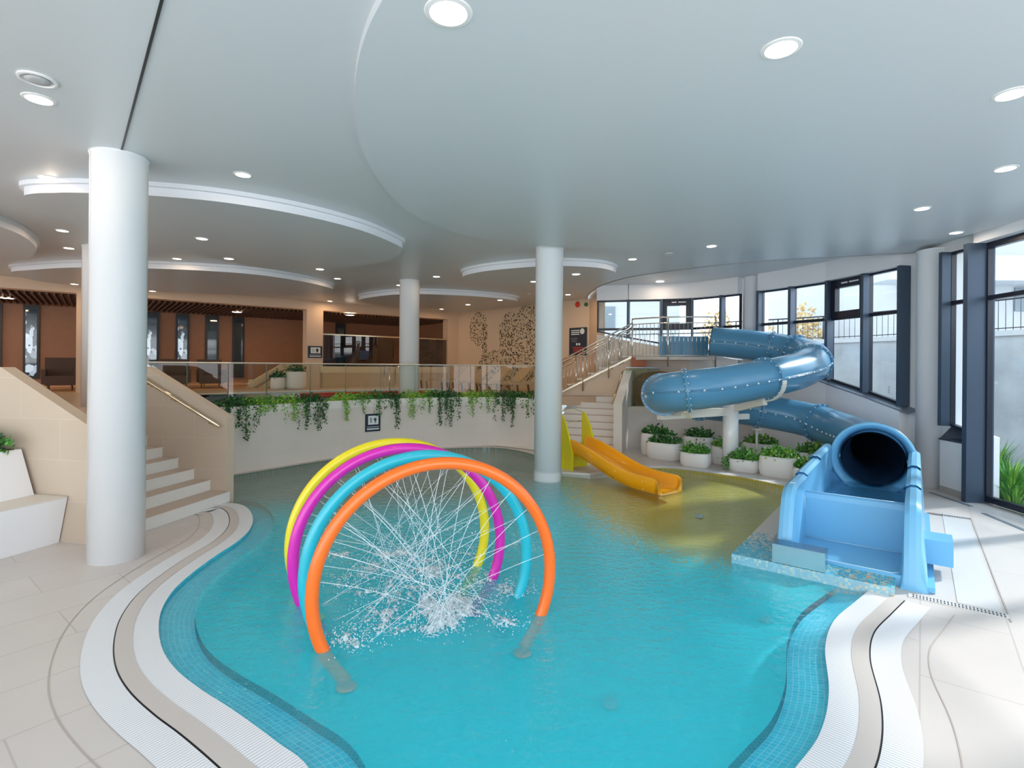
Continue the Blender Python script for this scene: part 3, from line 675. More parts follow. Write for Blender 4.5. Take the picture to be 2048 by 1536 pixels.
def window(idx, a_, c_, label, heavy=False, door=False, fin0=True, fin1=True, open_frame=False):
    P, Q = WP[a_], WP[c_]; d = (Q - P).normalized(); n = inn(a_, c_)
    za, zc = (.03, .03) if door else (sill[a_], sill[c_])
    w = thing(f'window_{idx}' if not door else f'door_{idx}', label, 'door' if door else 'window', (P.x, P.y, za), kind='structure')
    fw = .10 if door else .045
    zz = lambda s: za + (zc - za) * s / (Q - P).length
    b = MB(); L_ = (Q - P).length
    def bar(p0, p1, w_=fw, dp=.09): b.beam(p0, p1, dp, w_)
    def V(s, z): return P + d * s + n * .05 + Vector((0, 0, z))
    b.beam(V(0, ZT - fw / 2), V(L_, ZT - fw / 2), .09, fw); b.beam(V(0, za + fw / 2), V(L_, zc + fw / 2), .09, fw)
    for s in (fw / 2, L_ - fw / 2): b.box(P + d * s + n * .05 + Vector((0, 0, (zz(s) + ZT) / 2)), (fw, .09, ZT - zz(s)), d)
    if TR > max(za, zc) + .05: b.beam(V(0, TR), V(L_, TR), .09, .07)
    part(b, 'window_frame', M_dark, w)
    if heavy:
        b = MB(); z0, z1 = (TR + .0, ZT - .02) if not open_frame else (max(za, zc) + .02, ZT - .02)
        b.beam(V(.09, z1 - .09), V(L_ - .09, z1 - .09), .13, .18); b.beam(V(.09, z0 + .08), V(L_ - .09, z0 + .08), .13, .16)
        for s in (.10, L_ - .10): b.box(P + d * s + n * .07 + Vector((0, 0, (z0 + z1) / 2)), (.18, .13, z1 - z0), d)
        part(b, 'opening_sash', M_dark, w)
        b = MB(); b.beam(V(L_ * .35, z1 - .08) + n * .08, V(L_ * .5, z1 - .08) + n * .08, .02, .03); b.beam(V(L_ * .56, z1 - .08) + n * .08, V(L_ * .8, z1 - .08) + n * .08, .02, .03); part(b, 'hinge', M_white, w)
    for s, on in ((.0, fin0), (L_, fin1)):
        if on:
            b = MB(); b.box(P + d * s + n * .14 + Vector((0, 0, (zz(s) + ZT) / 2)), (.075, .24, ZT - zz(s)), d); part(b, 'mullion', M_fin, w)
    b = MB(); g0 = P + n * .03; g1 = Q + n * .03; b.wall(g0, g1, za, ZT, zc, ZT, .012); part(b, 'pane', M_glass, w)
    return w
W_ = [(1195, 1257, 'leftmost rear window pane beside the poster wall', dict(fin0=False)), (1257, 1322, 'rear window with a bottom edge sloping behind the metal stair', dict(fin0=False)), (1322, 1385, 'rear window with a heavy black opening frame above the landing', dict(heavy=True, fin0=False)),
      (1385, 1449, 'rear window with autumn trees beyond, right of the black framed one', dict(fin0=False)), (1449, 1485, 'narrow rear window beside the thin white column', dict(fin0=False, fin1=False)),
      (1527, 1591, 'window right of the thin white column above the slide bend', {}), (1591, 1667, 'window directly behind the outer bend of the slide', dict(fin0=False)), (1667, 1744, 'window with a heavy dark opening sash in its upper part', dict(fin0=False, heavy=True)),
      (1744, 1820, 'window with a slotted vent visible on the wall outside', dict(fin0=False)), (1910, 1979, 'narrow window above the boxed sill next to the glass door', {})]
for i, (a_, c_, lb, kw) in enumerate(W_): window(i + 1, a_, c_, lb, **kw)
window(1, 1979, 'd1', 'full-height glass door bay at the right edge with plants outside', door=True)
for i, (a_, c_) in enumerate([('d1', 'd2'), ('d2', 'd3'), ('d3', 'd4'), ('d4', 'd5')]): window(i + 2, a_, c_, 'full-height glazed bay beside the door, outside the frame', door=True)
# thick fin between the narrow window and the door
b = MB(); P = WP[1979]; n = inn(1910, 1979); b.box(P + n * .17 + Vector((0, 0, ZT / 2)), (.10, .42, ZT), Vector((.1, 1, 0))); struct(b, 'trim_12', M_fin, 'deep dark mullion running to the floor beside the glass door')
# sloping sills
def sillp(keys_, name, dp=.22):
    b = MB()
    for a_, c_ in zip(keys_, keys_[1:]):
        n = inn(a_, c_); P, Q = WP[a_], WP[c_]
        V = lambda p, z, o: (p + n * o + Vector((0, 0, z)))
        vs = [V(P, sill[a_], .0), V(Q, sill[c_], .0), V(Q, sill[c_] - .07, dp), V(P, sill[a_] - .07, dp)]; vs += [v - Vector((0, 0, .03)) for v in vs]
        b.add(vs, [(0, 1, 2, 3), (7, 6, 5, 4), (2, 6, 7, 3), (1, 5, 6, 2), (0, 3, 7, 4), (0, 4, 5, 1)])
    struct(b, name, mat('sill_grey', (.22, .25, .30), .35))
sillp([1527, 1591, 1667, 1744, 1820, 1838], 'trim_13')
# boxed low wall under the narrow window
P = WP[1910]; Q = WP[1979]
n = inn(1910, 1979)
bp = [P + n * -.05 + Vector((0, .1, 0)), xy(G(1879, 983)), xy(G(1927, 999)), xy(G(1972, 1003)), Q + Vector((0.05, 0, 0))]
b = MB(); b.prism(bp, 0, .94); struct(b, 'wall_box', M_white, 'boxed white low wall with dark sill under the narrow window')
b = MB(); c = sum(bp, Vector()) / 5; b.prism([c + (p - c) * 1.06 for p in bp], .94, .965); q_ = [P + n * -.0 + Vector((0, 0, 1.22)), Q + Vector((0, 0, 1.09)), xy(bp[3]) + Vector((0, 0, .967)), xy(bp[1]) + Vector((0, 0, .967))]; b.add(q_ + [v - Vector((0, 0, .02)) for v in q_], [(0, 1, 2, 3), (7, 6, 5, 4), (0, 3, 7, 4), (1, 5, 6, 2)]); struct(b, 'trim_14', mat('sill_dark', (.06, .075, .10), .3))
b = MB(); b.prism([c + (p - c) * 1.012 for p in bp], 0, .12, top=False, bottom=False); struct(b, 'baseboard_right', mat('baseboard_grey', (.48, .44, .40), .5))
b = MB()
for a_, c_ in zip(keys[5:12], keys[6:13]):
    n = inn(a_, c_); b.wall(WP[c_] + n * .012, WP[a_] + n * .012, 0, .14, 0, .14)
struct(b, 'baseboard_back', MATS['baseboard_grey'])
# left enclosure and rear side of the hall
b = MB(); b.wall((-19, 8), (-19, -3.5), 0, 4.8, 0, 4.8, .2); b.wall(H00, (-19, 8), 0, 4.8, 0, 4.8, .2); struct(b, 'wall_left', M_beige)
# ================================================================== LEFT STAIRCASE
def SP(u, v, z=0.0): return POST + u_s * u + v_s * v + Vector((0, 0, z))
st = thing('staircase', 'beige stone stairs rising from the pool deck behind the front column', 'staircase', POST + v_s * -1)
RS = .165; TRD = .30
for i in range(8):
    b = MB(); z1 = RS * (i + 1)
    q = [SP(.0 + TRD * i - (.06 if i == 0 else 0), -1.93), SP(TRD * i - (.06 if i == 0 else 0), -.0), SP(2.6, -.0), SP(2.6, -1.93)]
    b.prism(q, RS * i, z1 - .02, top=False, mi=0); b.prism([SP(TRD * i - (.07 if i == 0 else .012), -1.93), SP(TRD * i - (.07 if i == 0 else .012), 0), SP(2.6, 0), SP(2.6, -1.93)], z1 - .02, z1, mi=1, mi_side=0)
    part(b, 'step', [M_step, M_tread], st)
def parapet(v0, th, name, u_front, root, prof):
    """prof: list of (u, z) along the top"""
    b = MB(); us = [p[0] for p in prof]
    for i in range(len(prof) - 1):
        (ua, za), (ub, zb_) = prof[i], prof[i + 1]
        b.wall(SP(ua, v0), SP(ub, v0), -.3, za, -.3, zb_, 0, uo=ua); b.wall(SP(ub, v0 + th), SP(ua, v0 + th), -.3, zb_, -.3, za, 0, uo=ua)
        A_, B_, C_, D_ = SP(ua, v0, za), SP(ub, v0, zb_), SP(ub, v0 + th, zb_), SP(ua, v0 + th, za); b.add([A_, B_, C_, D_], [(3, 2, 1, 0)], mi=1)
    z = prof[0][1]; b.wall(SP(us[0], v0 + th), SP(us[0], v0), -.3, z, -.3, z, mi=1); z = prof[-1][1]; b.wall(SP(us[-1], v0), SP(us[-1], v0 + th), 0, z, 0, z, mi=1)
    return part(b, name, [M_stone, mat('parapet_cap', (.64, .50, .37), .5)], root)
parapet(0.0, .16, 'side_wall', 0, st, [(-.0, 1.34), (.06, 1.37), (1.52, 2.13), (1.75, 2.15), (1.95, 2.15)])
parapet(-2.10, .16, 'side_wall', 0, st, [(-.02, 1.34), (.06, 1.37), (1.52, 2.13), (1.75, 2.13), (8.5, 2.13)])
b = MB(); z0 = 1.12
hr = [SP(.06, -.09, 1.20), SP(1.5, -.09, 1.95), SP(2.2, -.09, 2.02)]
b.tube(hr, .028, 12); h = part(b, 'handrail', M_brass, st)
for k in (.25, .95, 1.4):
    b = MB(); p = SP(k, -.09, 1.20 + .52 * (k - .06)); b.tube([p, p + Vector((0, 0, -.05)), SP(k, 0, p.z - .06)], .009, 8); b.lathe([(.03, 0), (.03, .012)], SP(k, -.012, p.z - .06), 14, axis=v_s); part(b, 'bracket', M_brass, h)

# bench and planter by the near parapet
t = thing('bench', 'white tapered solid bench against the beige stair wall', 'bench', SP(1.5, -2.7))
def taper(b, top, bot, z0, z1, mi=0):
    n_ = len(top); b.add([(p.x, p.y, z0) for p in bot] + [(p.x, p.y, z1) for p in top], [(i, (i + 1) % n_, (i + 1) % n_ + n_, i + n_) for i in range(n_)] + [tuple(range(n_ - 1, -1, -1)), tuple(range(n_, 2 * n_))], mi=mi)
a0 = xy(G(138, 993, .56)); 
def BP(u, v): return a0 + u_s * u + v_s * v
b = MB(); taper(b, [BP(0, -.02), BP(3.2, -.02), BP(3.2, -1.25), BP(.12, -1.25)], [BP(.12, -.02), BP(3.2, -.02), BP(3.2, -1.12), BP(.22, -1.12)], 0, .55); part(b, 'bench_block', M_white, t)
b = MB(); b.prism([BP(-.0, -.02), BP(3.2, -.02), BP(3.2, -1.25), BP(.12, -1.25)], .55, .57); part(b, 'seat_top', mat('bench_seat', (.72, .66, .58), .5), t)

# ================================================================== LEAVES
M_leafs = [mat('leaf_dark', (.015, .08, .02), .5), mat('leaf_green', (.05, .22, .03), .5), mat('leaf_lime', (.26, .48, .04), .5), mat('leaf_mid', (.11, .34, .04), .5)]
def leaf(b, p, s, mi):
    d = Vector((random.gauss(0, 1), random.gauss(0, 1), random.gauss(0, .7))).normalized(); u = d.orthogonal().normalized(); u = (u + d.cross(u) * random.uniform(-1, 1)).normalized(); w = d.cross(u)
    q = [p, p + u * s * .5 + w * s * .42 + d * s * .1, p + u * s * 1.15, p + u * s * .5 - w * s * .42 + d * s * .1]
    b.add([q[0], q[1], q[2], q[3], p + u * s * .55 - d * s * .05], [(0, 1, 4), (1, 2, 4), (2, 3, 4), (3, 0, 4)], False, mi)
def bush(b, c, rx, ry, h, n, s, tones, ax=None):
    ux = Vector((ax[0], ax[1], 0)).normalized() if ax is not None else Vector((1, 0, 0)); uy = Vector((-ux.y, ux.x, 0))
    for i in range(n):
        a = random.uniform(0, 2 * PI); r = math.sqrt(random.random()); z = random.random() * (1 - r * r * .6)
        leaf(b, Vector(c) + ux * (r * rx * math.cos(a)) + uy * (r * ry * math.sin(a)) + Vector((0, 0, h * z)), s * random.uniform(.7, 1.3), random.choice(tones))
def trail(b, p, out, drop, n, s, tones, spread=.06):
    for i in range(n):
        t_ = (i + random.random()) / n; q = Vector(p) + Vector(out) * (.10 * min(1, t_ * 6) + .02) + Vector((random.gauss(0, spread * (1 - .5 * t_)), random.gauss(0, spread * .4), -drop * t_))
        leaf(b, q, s * random.uniform(.7, 1.2), random.choice(tones))
# planter on the bench (left edge)
t = thing('planter_box', 'white tapered planter box standing on the bench at the left edge', 'planter', BP(1.3, -.4, ) + Vector((0, 0, .57)))
pb = [BP(.46, -.05), BP(3.2, -.05), BP(3.2, -.62), BP(.46, -.62)]; pt = [BP(.66, -.05), BP(3.2, -.05), BP(3.2, -.50), BP(.66, -.50)]
b = MB(); taper(b, pt, pb, .57, 1.12); part(b, 'box_body', M_white, t)
b = MB(); b.prism([BP(.7, -.1), BP(3.1, -.1), BP(3.1, -.45), BP(.7, -.45)], 1.12, 1.13); part(b, 'soil', M_soil, t)
b = MB(); bush(b, BP(1.25, -.28) + Vector((0, 0, 1.12)), .72, .25, .32, 520, .055, (1, 1, 3, 0), u_s); o = part(b, 'foliage', M_leafs, t)

# ================================================================== BALUSTRADE AND IVY ON THE POOL WALL
GL = offset(CW, .22); gl = [p for p in GL]
t = thing('glass_balustrade', 'long curved glass balustrade on top of the ivy-covered pool wall', 'balustrade', gl[0] + Vector((0, 0, UP)))
# cut into panels at the pixel columns of the joints
def px_of(p):
    v = Vector((p[0], p[1], 0)); x, y = v.x, v.y; return CX + F * x / y
cuts = [-1e9, 365, 449, 533, 610, 685, 753, 821, 888, 955, 1020, 1e9]
for a_, c_ in zip(cuts, cuts[1:]):
    seg = [p for p in gl if a_ <= px_of(p) <= c_]
    if len(seg) < 2: continue
    i0 = gl.index(seg[0]); i1 = gl.index(seg[-1]); seg = gl[max(0, i0):min(len(gl), i1 + 2)]
    b = MB()
    for p, q in zip(seg, seg[1:]): b.wall(p, q, UP - .02, 2.20, UP - .02, 2.20)
    part(b, 'glass_panel', M_rail_glass, t)
    b = MB(); b.box(seg[0] + Vector((0, 0, (UP + 2.2) / 2)), (.012, .02, 2.2 - UP)); part(b, 'panel_joint', mat('joint_dark_green', (.10, .14, .11), .3), t)
b = MB(); b.tube([p + Vector((0, 0, 2.212)) for p in gl], .018, 8); part(b, 'top_rail', mat('rail_champagne', (.75, .68, .56), .3, .7), t)

IV = [(452, 892, 0, 'very long'), (492, 890, 0, 'longest'), (520, 838, 2, ''), (548, 832, 3, ''), (578, 850, 2, ''), (604, 866, 0, ''), (634, 868, 0, ''), (690, 848, 2, ''), (727, 833, 3, ''), (756, 838, 1, ''), (788, 862, 0, ''), (824, 842, 2, ''), (857, 832, 3, ''), (882, 855, 0, ''), (905, 856, 0, ''), (948, 838, 2, ''), (978, 828, 3, ''), (1006, 846, 0, ''), (1030, 856, 0, ''), (1062, 838, 1, '')]
ILAB = ['dark ivy clump at the stair wall end of the pool wall top', 'longest dark ivy strand, near the left end of the pool wall', 'lime green tuft just right of the longest ivy strand', 'bright bushy tuft left of the first pair of long strands', 'pale trailing tuft before the two dark strands left of the wall sign',
 'first of two dark hanging ivy strands left of the wall sign', 'second of two dark hanging ivy strands left of the wall sign', 'soft lime fern tuft midway between dark strands and the wall sign', 'short green tuft directly above the wall sign', 'short dark green tuft right above the right corner of the wall sign', 'dark ivy strand hanging to the right of the wall sign',
 'lime fern tuft below the farthest column', 'short green tuft right of the farthest column', 'left one of the two dark strands right of the farthest column', 'right one of the two dark strands right of the farthest column', 'soft lime fern tuft midway between the farthest column and the pool column', 'short bright tuft right of the soft lime fern tuft', 'left one of the two dark strands next to the pool column', 'right one of the two dark strands next to the pool column', 'green clump partly hidden behind the pool column']
def cwpoint(px):
    best = min(range(1, len(CW) - 1), key=lambda i: abs(px_of(CW[i]) - px)); p = CW[best]; d = (CW[best + 1] - CW[best - 1]).normalized(); return p, d
for (px, yb, tone, _), lb in zip(IV, ILAB):
    p, d = cwpoint(px); out = -Vector((-d.y, d.x, 0)); zb_ = 2.2 - (yb - 731) * p.y / F; drop = max(.1, UP - zb_)
    t = thing('hanging_ivy', lb, 'plant', (p.x, p.y, UP), 'greenery along the pool wall top')
    tones = {0: (0, 0, 0, 1), 1: (0, 1, 1), 2: (2, 2, 3), 3: (1, 3, 2)}[tone]
    b = MB(); b.tube([p - out * .12 + Vector((0, 0, UP)), p - out * .02 + Vector((0, 0, UP + .07)), p + out * .09 + Vector((0, 0, UP - .02)), p + out * .1 + Vector((0, 0, UP - drop * .7))], .006, 5); part(b, 'stem', M_leafs[1], t)
    b = MB(); bush(b, p - out * .10 + Vector((0, 0, UP + .0)), .36, .11, .22, 230, .056, tones, d)
    for k in range(5 if tone in (0, 2) else 3): trail(b, p + d * random.uniform(-.24, .24) + Vector((0, 0, UP + .06)), out, drop * random.choice((.35, .6, .8, 1.0)) , int(26 * max(.6, drop / .5)), .036 if tone == 2 else .042, tones, .05 if tone else .035)
    trail(b, p + Vector((0, 0, UP + .06)), out, drop, int(60 * max(.5, drop / .5)), .042, tones, .04)
    part(b, 'leaves', M_leafs, t)

# ================================================================== SIGNS
M_navy = mat('sign_navy', (.015, .025, .05), .4); M_signw = mat('sign_white', (.75, .82, .82), .5); M_grey = mat('sign_grey', (.35, .38, .42), .5); M_red = mat('sign_red', (.65, .05, .03), .5)
def plate_at(p, ax, w, h, name, label, cat, deco, th=.015):
    """flat plate on a wall: ax runs to the viewer's right; p = centre of its back"""
    ax = Vector((ax[0], ax[1], 0)).normalized(); nrm = Vector((ax.y, -ax.x, 0)); t = thing(name, label, cat, p)
    b = MB(); b.box(p + nrm * th / 2, (w, th, h), ax); part(b, 'board', M_navy, t)
    for nm, x, z, ww, hh, mt in deco:
        b = MB()
        if nm == 'disc': b.lathe([(ww / 2 * w, 0), (ww / 2 * w, .004)], p + ax * (x * w) + Vector((0, 0, z * h)) + nrm * th, 20, axis=nrm)
        else: b.box(p + ax * (x * w) + Vector((0, 0, z * h)) + nrm * (th + .002), (ww * w, .004, hh * h), ax)
        part(b, {'disc': 'round_mark', 'bar': 'text_line', 'pic': 'pictogram'}[nm], mt, t)
p, d = cwpoint(744); p = p + Vector((d.y, -d.x, 0)) * .02; z = 2.2 - (845 - 729.6) * p.y / F
picto = [('pic', .02, .14, .68, .50, M_signw), ('disc', .14, .18, .2, .2, M_navy), ('pic', .14, .06, .12, .18, M_navy), ('pic', -.14, .14, .12, .30, M_grey), ('bar', 0, -.24, .8, .05, M_grey), ('bar', 0, -.36, .8, .07, M_signw)]
plate_at(Vector((p.x, p.y, z)), d, .40, .44, 'pool_sign', 'dark square information sign on the curved pool wall', 'sign', picto)
q = onwall(630, 704, H0, H1); plate_at(q - hn * .01, hd, .52, .44, 'pool_sign', 'dark square information sign on the pier between hall openings', 'sign', picto)
PW = (C_mos, WP[1195]); pd = (WP[1195] - C_mos).normalized()
q = D(1157.5, 683, 17.3); 
# poster wall: short wall facing the camera between mural and windows
b = MB(); pw0 = xy(onwall(1112, 650, H1, C_mos)) + Vector((0, -.05, 0)); pw1 = Vector((C_mos.x + .05, C_mos.y - .9, 0)); struct_pw = None
q0 = onwall(1157, 683, H1, C_mos); ax = md
plate_at(Vector((q0.x, q0.y, q0.z)) - Vector((-md.y, md.x, 0)) * .03, md, .78, .96, 'rules_poster', 'tall dark brown rules poster with white heading beside the rear windows', 'poster',
 [('bar', -.14, .40, .48, .035, M_signw), ('bar', -.14, .33, .48, .035, M_signw), ('bar', -.14, .26, .48, .035, M_signw), ('disc', .26, .36, .26, .2, M_signw), ('bar', -.2, .12, .4, .015, M_grey), ('bar', -.2, .06, .35, .015, M_grey), ('bar', -.22, 0, .3, .015, M_grey),
  ('pic', -.04, -.10, .10, .08, M_signw), ('pic', .10, -.10, .10, .08, M_signw), ('bar', .03, -.22, .62, .03, M_red), ('bar', .03, -.28, .54, .03, M_red), ('bar', .03, -.34, .60, .03, M_red), ('bar', .03, -.40, .42, .03, M_red)])
# round alarm devices on the wall
for px, py, r, mt, lb, nm in [(1156, 609, .10, M_red, 'red round fire alarm on the wall above the poster', 'fire_alarm'), (1173, 609, .07, mat('device_green', (.03, .14, .06), .4), 'small dark green round device next to the red alarm', 'call_device')]:
    q = onwall(px, py, H1, C_mos); nn = Vector((md.y, -md.x, 0)); t = thing(nm, lb, 'alarm', q); b = MB(); b.lathe([(r, 0), (r, .03), (r * .7, .06), (.001, .065)], q + nn * .005, 20, axis=nn); part(b, 'housing', mt, t)

# ================================================================== HOOPS WITH JETS
hoopd = Vector((.94, .34, 0)).normalized()
HC = [('orange', (-.587, 4.40), (1.0, .16, .004), 'orange water hoop, the front one of four'), ('turquoise', (-.788, 4.76), (.02, .50, .62), 'turquoise water hoop, second from the front'), ('magenta', (-1.054, 5.17), (.72, .01, .42), 'magenta water hoop, third from the front'), ('yellow', (-1.235, 5.53), (.88, .72, .005), 'yellow water hoop, the rear one of four')]
HR = 1.005; hz = .395 + WATER
M_jet = bpy.data.materials.new('water_jet'); M_jet.use_nodes = True
_n = M_jet.node_tree; _b = _n.nodes['Principled BSDF']; _b.inputs['Base Color'].default_value = (.92, .97, 1, 1); _b.inputs['Roughness'].default_value = .15; _b.inputs['Alpha'].default_value = .5
M_foam = mat('foam_white', (.92, .97, 1.0), .6); M_foam.node_tree.nodes['Principled BSDF'].inputs['Alpha'].default_value = .62
for k, (cn, (hx, hy), colr, lb) in enumerate(HC):
    C = Vector((hx, hy, 0)); t = thing('water_hoop', lb, 'water hoop', C + Vector((0, 0, WATER)), 'water hoops in the pool')
    M = mat('hoop_' + cn, colr, .28, coat=.4)
    a0_ = -math.asin((hz + .42) / HR) if (hz + .42) < HR else -.9; path = []
    a0_ = -math.asin((hz + .30) / HR)
    for i in range(81):
        a = a0_ + (PI - 2 * a0_) * i / 80; path.append(C + hoopd * (HR * math.cos(a)) + Vector((0, 0, hz + HR * math.sin(a))))
    b = MB(); b.tube(path, .052, 18); part(b, 'hoop_tube', M, t)
    for e in (path[0], path[-1]):
        b = MB(); b.lathe([(.08, 0), (.08, .015), (.055, .02)], (e.x, e.y, -.35), 20); part(b, 'base_plate', M, t)
    s = MB(); hn_ = Vector((-hoopd.y, hoopd.x, 0)); NJ = 13; jets = []
    for i in range(NJ):
        a = math.radians(8 + 164 * i / (NJ - 1)); p0 = C + hoopd * ((HR - .05) * math.cos(a)) + Vector((0, 0, hz + (HR - .05) * math.sin(a)))
        tgt = C + hoopd * (random.uniform(-.32, .32) - .45 * math.cos(a)) + hn_ * random.uniform(-.12, .12); T = .15 + .12 * math.sin(a) + .05 * random.random()
        vx = (tgt.x - p0.x) / T; vy = (tgt.y - p0.y) / T; vz = (WATER - p0.z + .5 * 9.8 * T * T) / T; pa = []
        for q in range(15):
            tt = T * q / 14; pa.append(Vector((p0.x + vx * tt, p0.y + vy * tt, p0.z + vz * tt - 4.9 * tt * tt)))
        s.tube(pa, [.0029 * (1 - .3 * q / 14) for q in range(15)], 6); jets.append(pa)
        for q in range(22):
            pp = pa[random.randint(5, 13)]; s.ball(pp + Vector((random.gauss(0, .03), random.gauss(0, .03), random.gauss(0, .03))), random.uniform(.0025, .006), 5, 4)
    o = s.build('water_jets', M_jet); tag(o, f'thin water jets spraying inwards from the {cn} hoop', 'water spray', 'water jets inside the hoops', 'stuff')
# splash foam on the water
gs = [(800, 1105, .22, 1.1), (860, 1140, .22, .9), (905, 1215, .22, 1.25), (880, 1245, .16, 1.15), (735, 1140, .20, .5), (705, 1280, .13, .75), (750, 1230, .2, .25), (930, 1105, .2, .45), (1000, 1180, .2, .35), (1015, 1245, .14, .4), (770, 1180, .3, .35), (960, 1150, .25, .35), (690, 1160, .15, .35), (660, 1110, .2, .45), (1050, 1090, .15, .4), (850, 1200, .35, .5), (780, 1250, .2, .4), (1040, 1180, .12, .5), (900, 1060, .3, .35)]
gs = [(xy(G(px, py, 0)), s_, w) for px, py, s_, w in gs]
b = MB(); st_ = .012; x0, x1, y0, y1 = -2.1, .6, 3.7, 6.2; nx = int((x1 - x0) / st_); ny = int((y1 - y0) / st_); idx = {}
vs = []; fs = []; on = {}
for j in range(ny):
    for i in range(nx):
        x = x0 + i * st_; y = y0 + j * st_; w = 0
        for c, s_, a in gs:
            dd = ((x - c.x) ** 2 + (y - c.y) ** 2) / (s_ * s_)
            if dd < 6: w += a * math.exp(-dd)
        if w < .12: continue
        nz_ = noise.noise(Vector((x * 7, y * 7, 1))) * .5 + noise.noise(Vector((x * 20, y * 30, 4))) * .45 + noise.noise(Vector((x * 50, y * 60, 9))) * .5
        v = w * .80 + nz_ * 1.35
        if v > .52: on[(i, j)] = v
for (i, j), v in on.items():
    ids = []
    for di, dj in ((0, 0), (1, 0), (1, 1), (0, 1)):
        kk = (i + di, j + dj)
        if kk not in idx:
            x = x0 + kk[0] * st_; y = y0 + kk[1] * st_; vv = on.get(kk, .5)
            idx[kk] = len(vs); vs.append((x + random.uniform(-.005, .005), y + random.uniform(-.005, .005), WATER + .004 + max(0, vv - .50) * .045 + random.uniform(0, .014)))
        ids.append(idx[kk])
    fs.append(ids)
b.add(vs, fs, True)
for c, s_, a in gs:
    for q in range(int(260 * a)):
        b.ball((c.x + random.gauss(0, s_ * .8), c.y + random.gauss(0, s_ * .8), WATER + abs(random.gauss(0, .09 * a))), random.uniform(.002, .0055), 5, 4)
o = b.build('splash_foam', M_foam); tag(o, 'white churned foam where the jets hit the pool', 'foam', kind='stuff')
for px, py, lb in [(1220, 1412, 'grey round floor inlet under the water at the bottom centre'), (1530, 1243, 'grey round floor inlet under the water near the steel box'), (1398, 1035, 'small dark floor inlet in the yellow part of the pool')]:
    p = xy(G(px, py, -.3)); z = depth(p.x, p.y); p = xy(G(px, py, z)); t = thing('floor_inlet', lb, 'pool inlet', (p.x, p.y, z)); b = MB(); b.lathe([(.065, 0), (.065, .03), (.05, .04), (.001, .042)], (p.x, p.y, z), 24); part(b, 'grille_cap', mat('inlet_grey', (.30, .42, .45), .4), t)

# ================================================================== KIDS' SLIDE
t = thing('toddler_slide', 'small orange slide with yellow side panels beside the pool column', 'slide', (1.5, 11.2, 0), None)
ks = thing  # noqa
sa = Vector((1.40, 11.45, 0)); sb = Vector((2.82, 9.30, 0)); sd_ = (sb - sa).normalized(); sn = Vector((-sd_.y, sd_.x, 0)) # sn to the far (right) side
SLn = (sb - sa).length
def bed(t_): e = t_; return .40 * (1 - (3 * min(1, e * 1.25) ** 2 - 2 * min(1, e * 1.25) ** 3)) + .01
def wtop(t_): return bed(t_) + .26 - .03 * t_
sec = []
for i in range(31):
    t_ = i / 30; c = sa + sd_ * SLn * t_; w = .27; z0_ = bed(t_); z1_ = wtop(t_)
    if t_ > .96: z1_ -= .05 * ((t_ - .96) / .04) ** 2
    prof = [(-w - .06, z1_ - .03), (-w - .045, z1_), (-w - .01, z1_), (-w, z1_ - .04), (-w + .02, z0_ + .05), (-w + .09, z0_), (0, z0_ - .005), (w - .09, z0_), (w - .02, z0_ + .05), (w, z1_ - .04), (w + .01, z1_), (w + .045, z1_), (w + .06, z1_ - .03), (w + .045, z0_ - .03), (w - .05, z0_ - .05), (-w + .05, z0_ - .05), (-w - .045, z0_ - .03)]
    sec.append([c + sn * x + Vector((0, 0, z)) for x, z in prof])
m_ = len(sec[0]); b = MB(); b.add([p for s_ in sec for p in s_], [(i * m_ + k, i * m_ + (k + 1) % m_, (i + 1) * m_ + (k + 1) % m_, (i + 1) * m_ + k) for i in range(30) for k in range(m_)] + [tuple(range(m_)), tuple(range(31 * m_ - 1, 30 * m_ - 1, -1))], True)
part(b, 'chute', M_orange, t)
b = MB(); 
for i in (3, 9, 10, 18, 26):
    for k, dz in ((-1, 0),):
        q = sec[i][0]; b.ball(q + Vector((0, 0, -.07)) - sn * .01, .014, 8, 5); b.ball(q + Vector((0, 0, -.20)) + sn * .02, .014, 8, 5)
part(b, 'bolts', mat('bolt_cover', (1, .55, .2), .4), t)
for sgn, nm in ((-1, 0), (1, 1)):
    o0 = sa + sn * (sgn * .33); b = MB(); pf = [(-.30, 0.0), (.30, 0.0), (.30, .35), (.22, .62), (.10, .92), (-.02, 1.12), (-.12, 1.18), (-.16, 1.10), (-.17, .6), (-.30, .3)] if sgn < 0 else [(-.16, .30), (.26, .38), (.20, .66), (.08, .95), (-.04, 1.12), (-.12, 1.2), (-.16, 1.1)]
    A_ = [o0 + sd_ * x + sn * -.02 + Vector((0, 0, z)) for x, z in pf]; B_ = [p + sn * .04 for p in A_]; n_ = len(pf)
    b.add(A_ + B_, [tuple(range(n_)), tuple(range(2 * n_ - 1, n_ - 1, -1))] + [(i, i + n_, (i + 1) % n_ + n_, (i + 1) % n_) for i in range(n_)]); part(b, 'side_panel', M_yellowp, t)
b = MB(); c0 = sa - sd_ * .0; 
A_ = [sa + sn * x + sd_ * .02 + Vector((0, 0, z)) for x, z in [(-.36, .0), (.34, .0), (.34, .33), (-.36, .33)]]; B_ = [p - sd_ * .04 for p in A_]; b.add(A_ + B_, [(0, 1, 2, 3), (7, 6, 5, 4), (0, 4, 5, 1), (1, 5, 6, 2), (2, 6, 7, 3), (3, 7, 4, 0)]); part(b, 'front_panel', M_yellowp, t)
b = MB(); a_ = sa + sn * .40 - sd_ * .18; c_ = sa - sn * .40 - sd_ * .18; arc = [a_ + Vector((0, 0, 0)), a_ + Vector((0, 0, 1.12))] + [a_ + (c_ - a_) * k / 8 + Vector((0, 0, 1.16 + .12 * math.sin(PI * k / 8))) for k in range(9)] + [c_ + Vector((0, 0, 1.12)), c_]
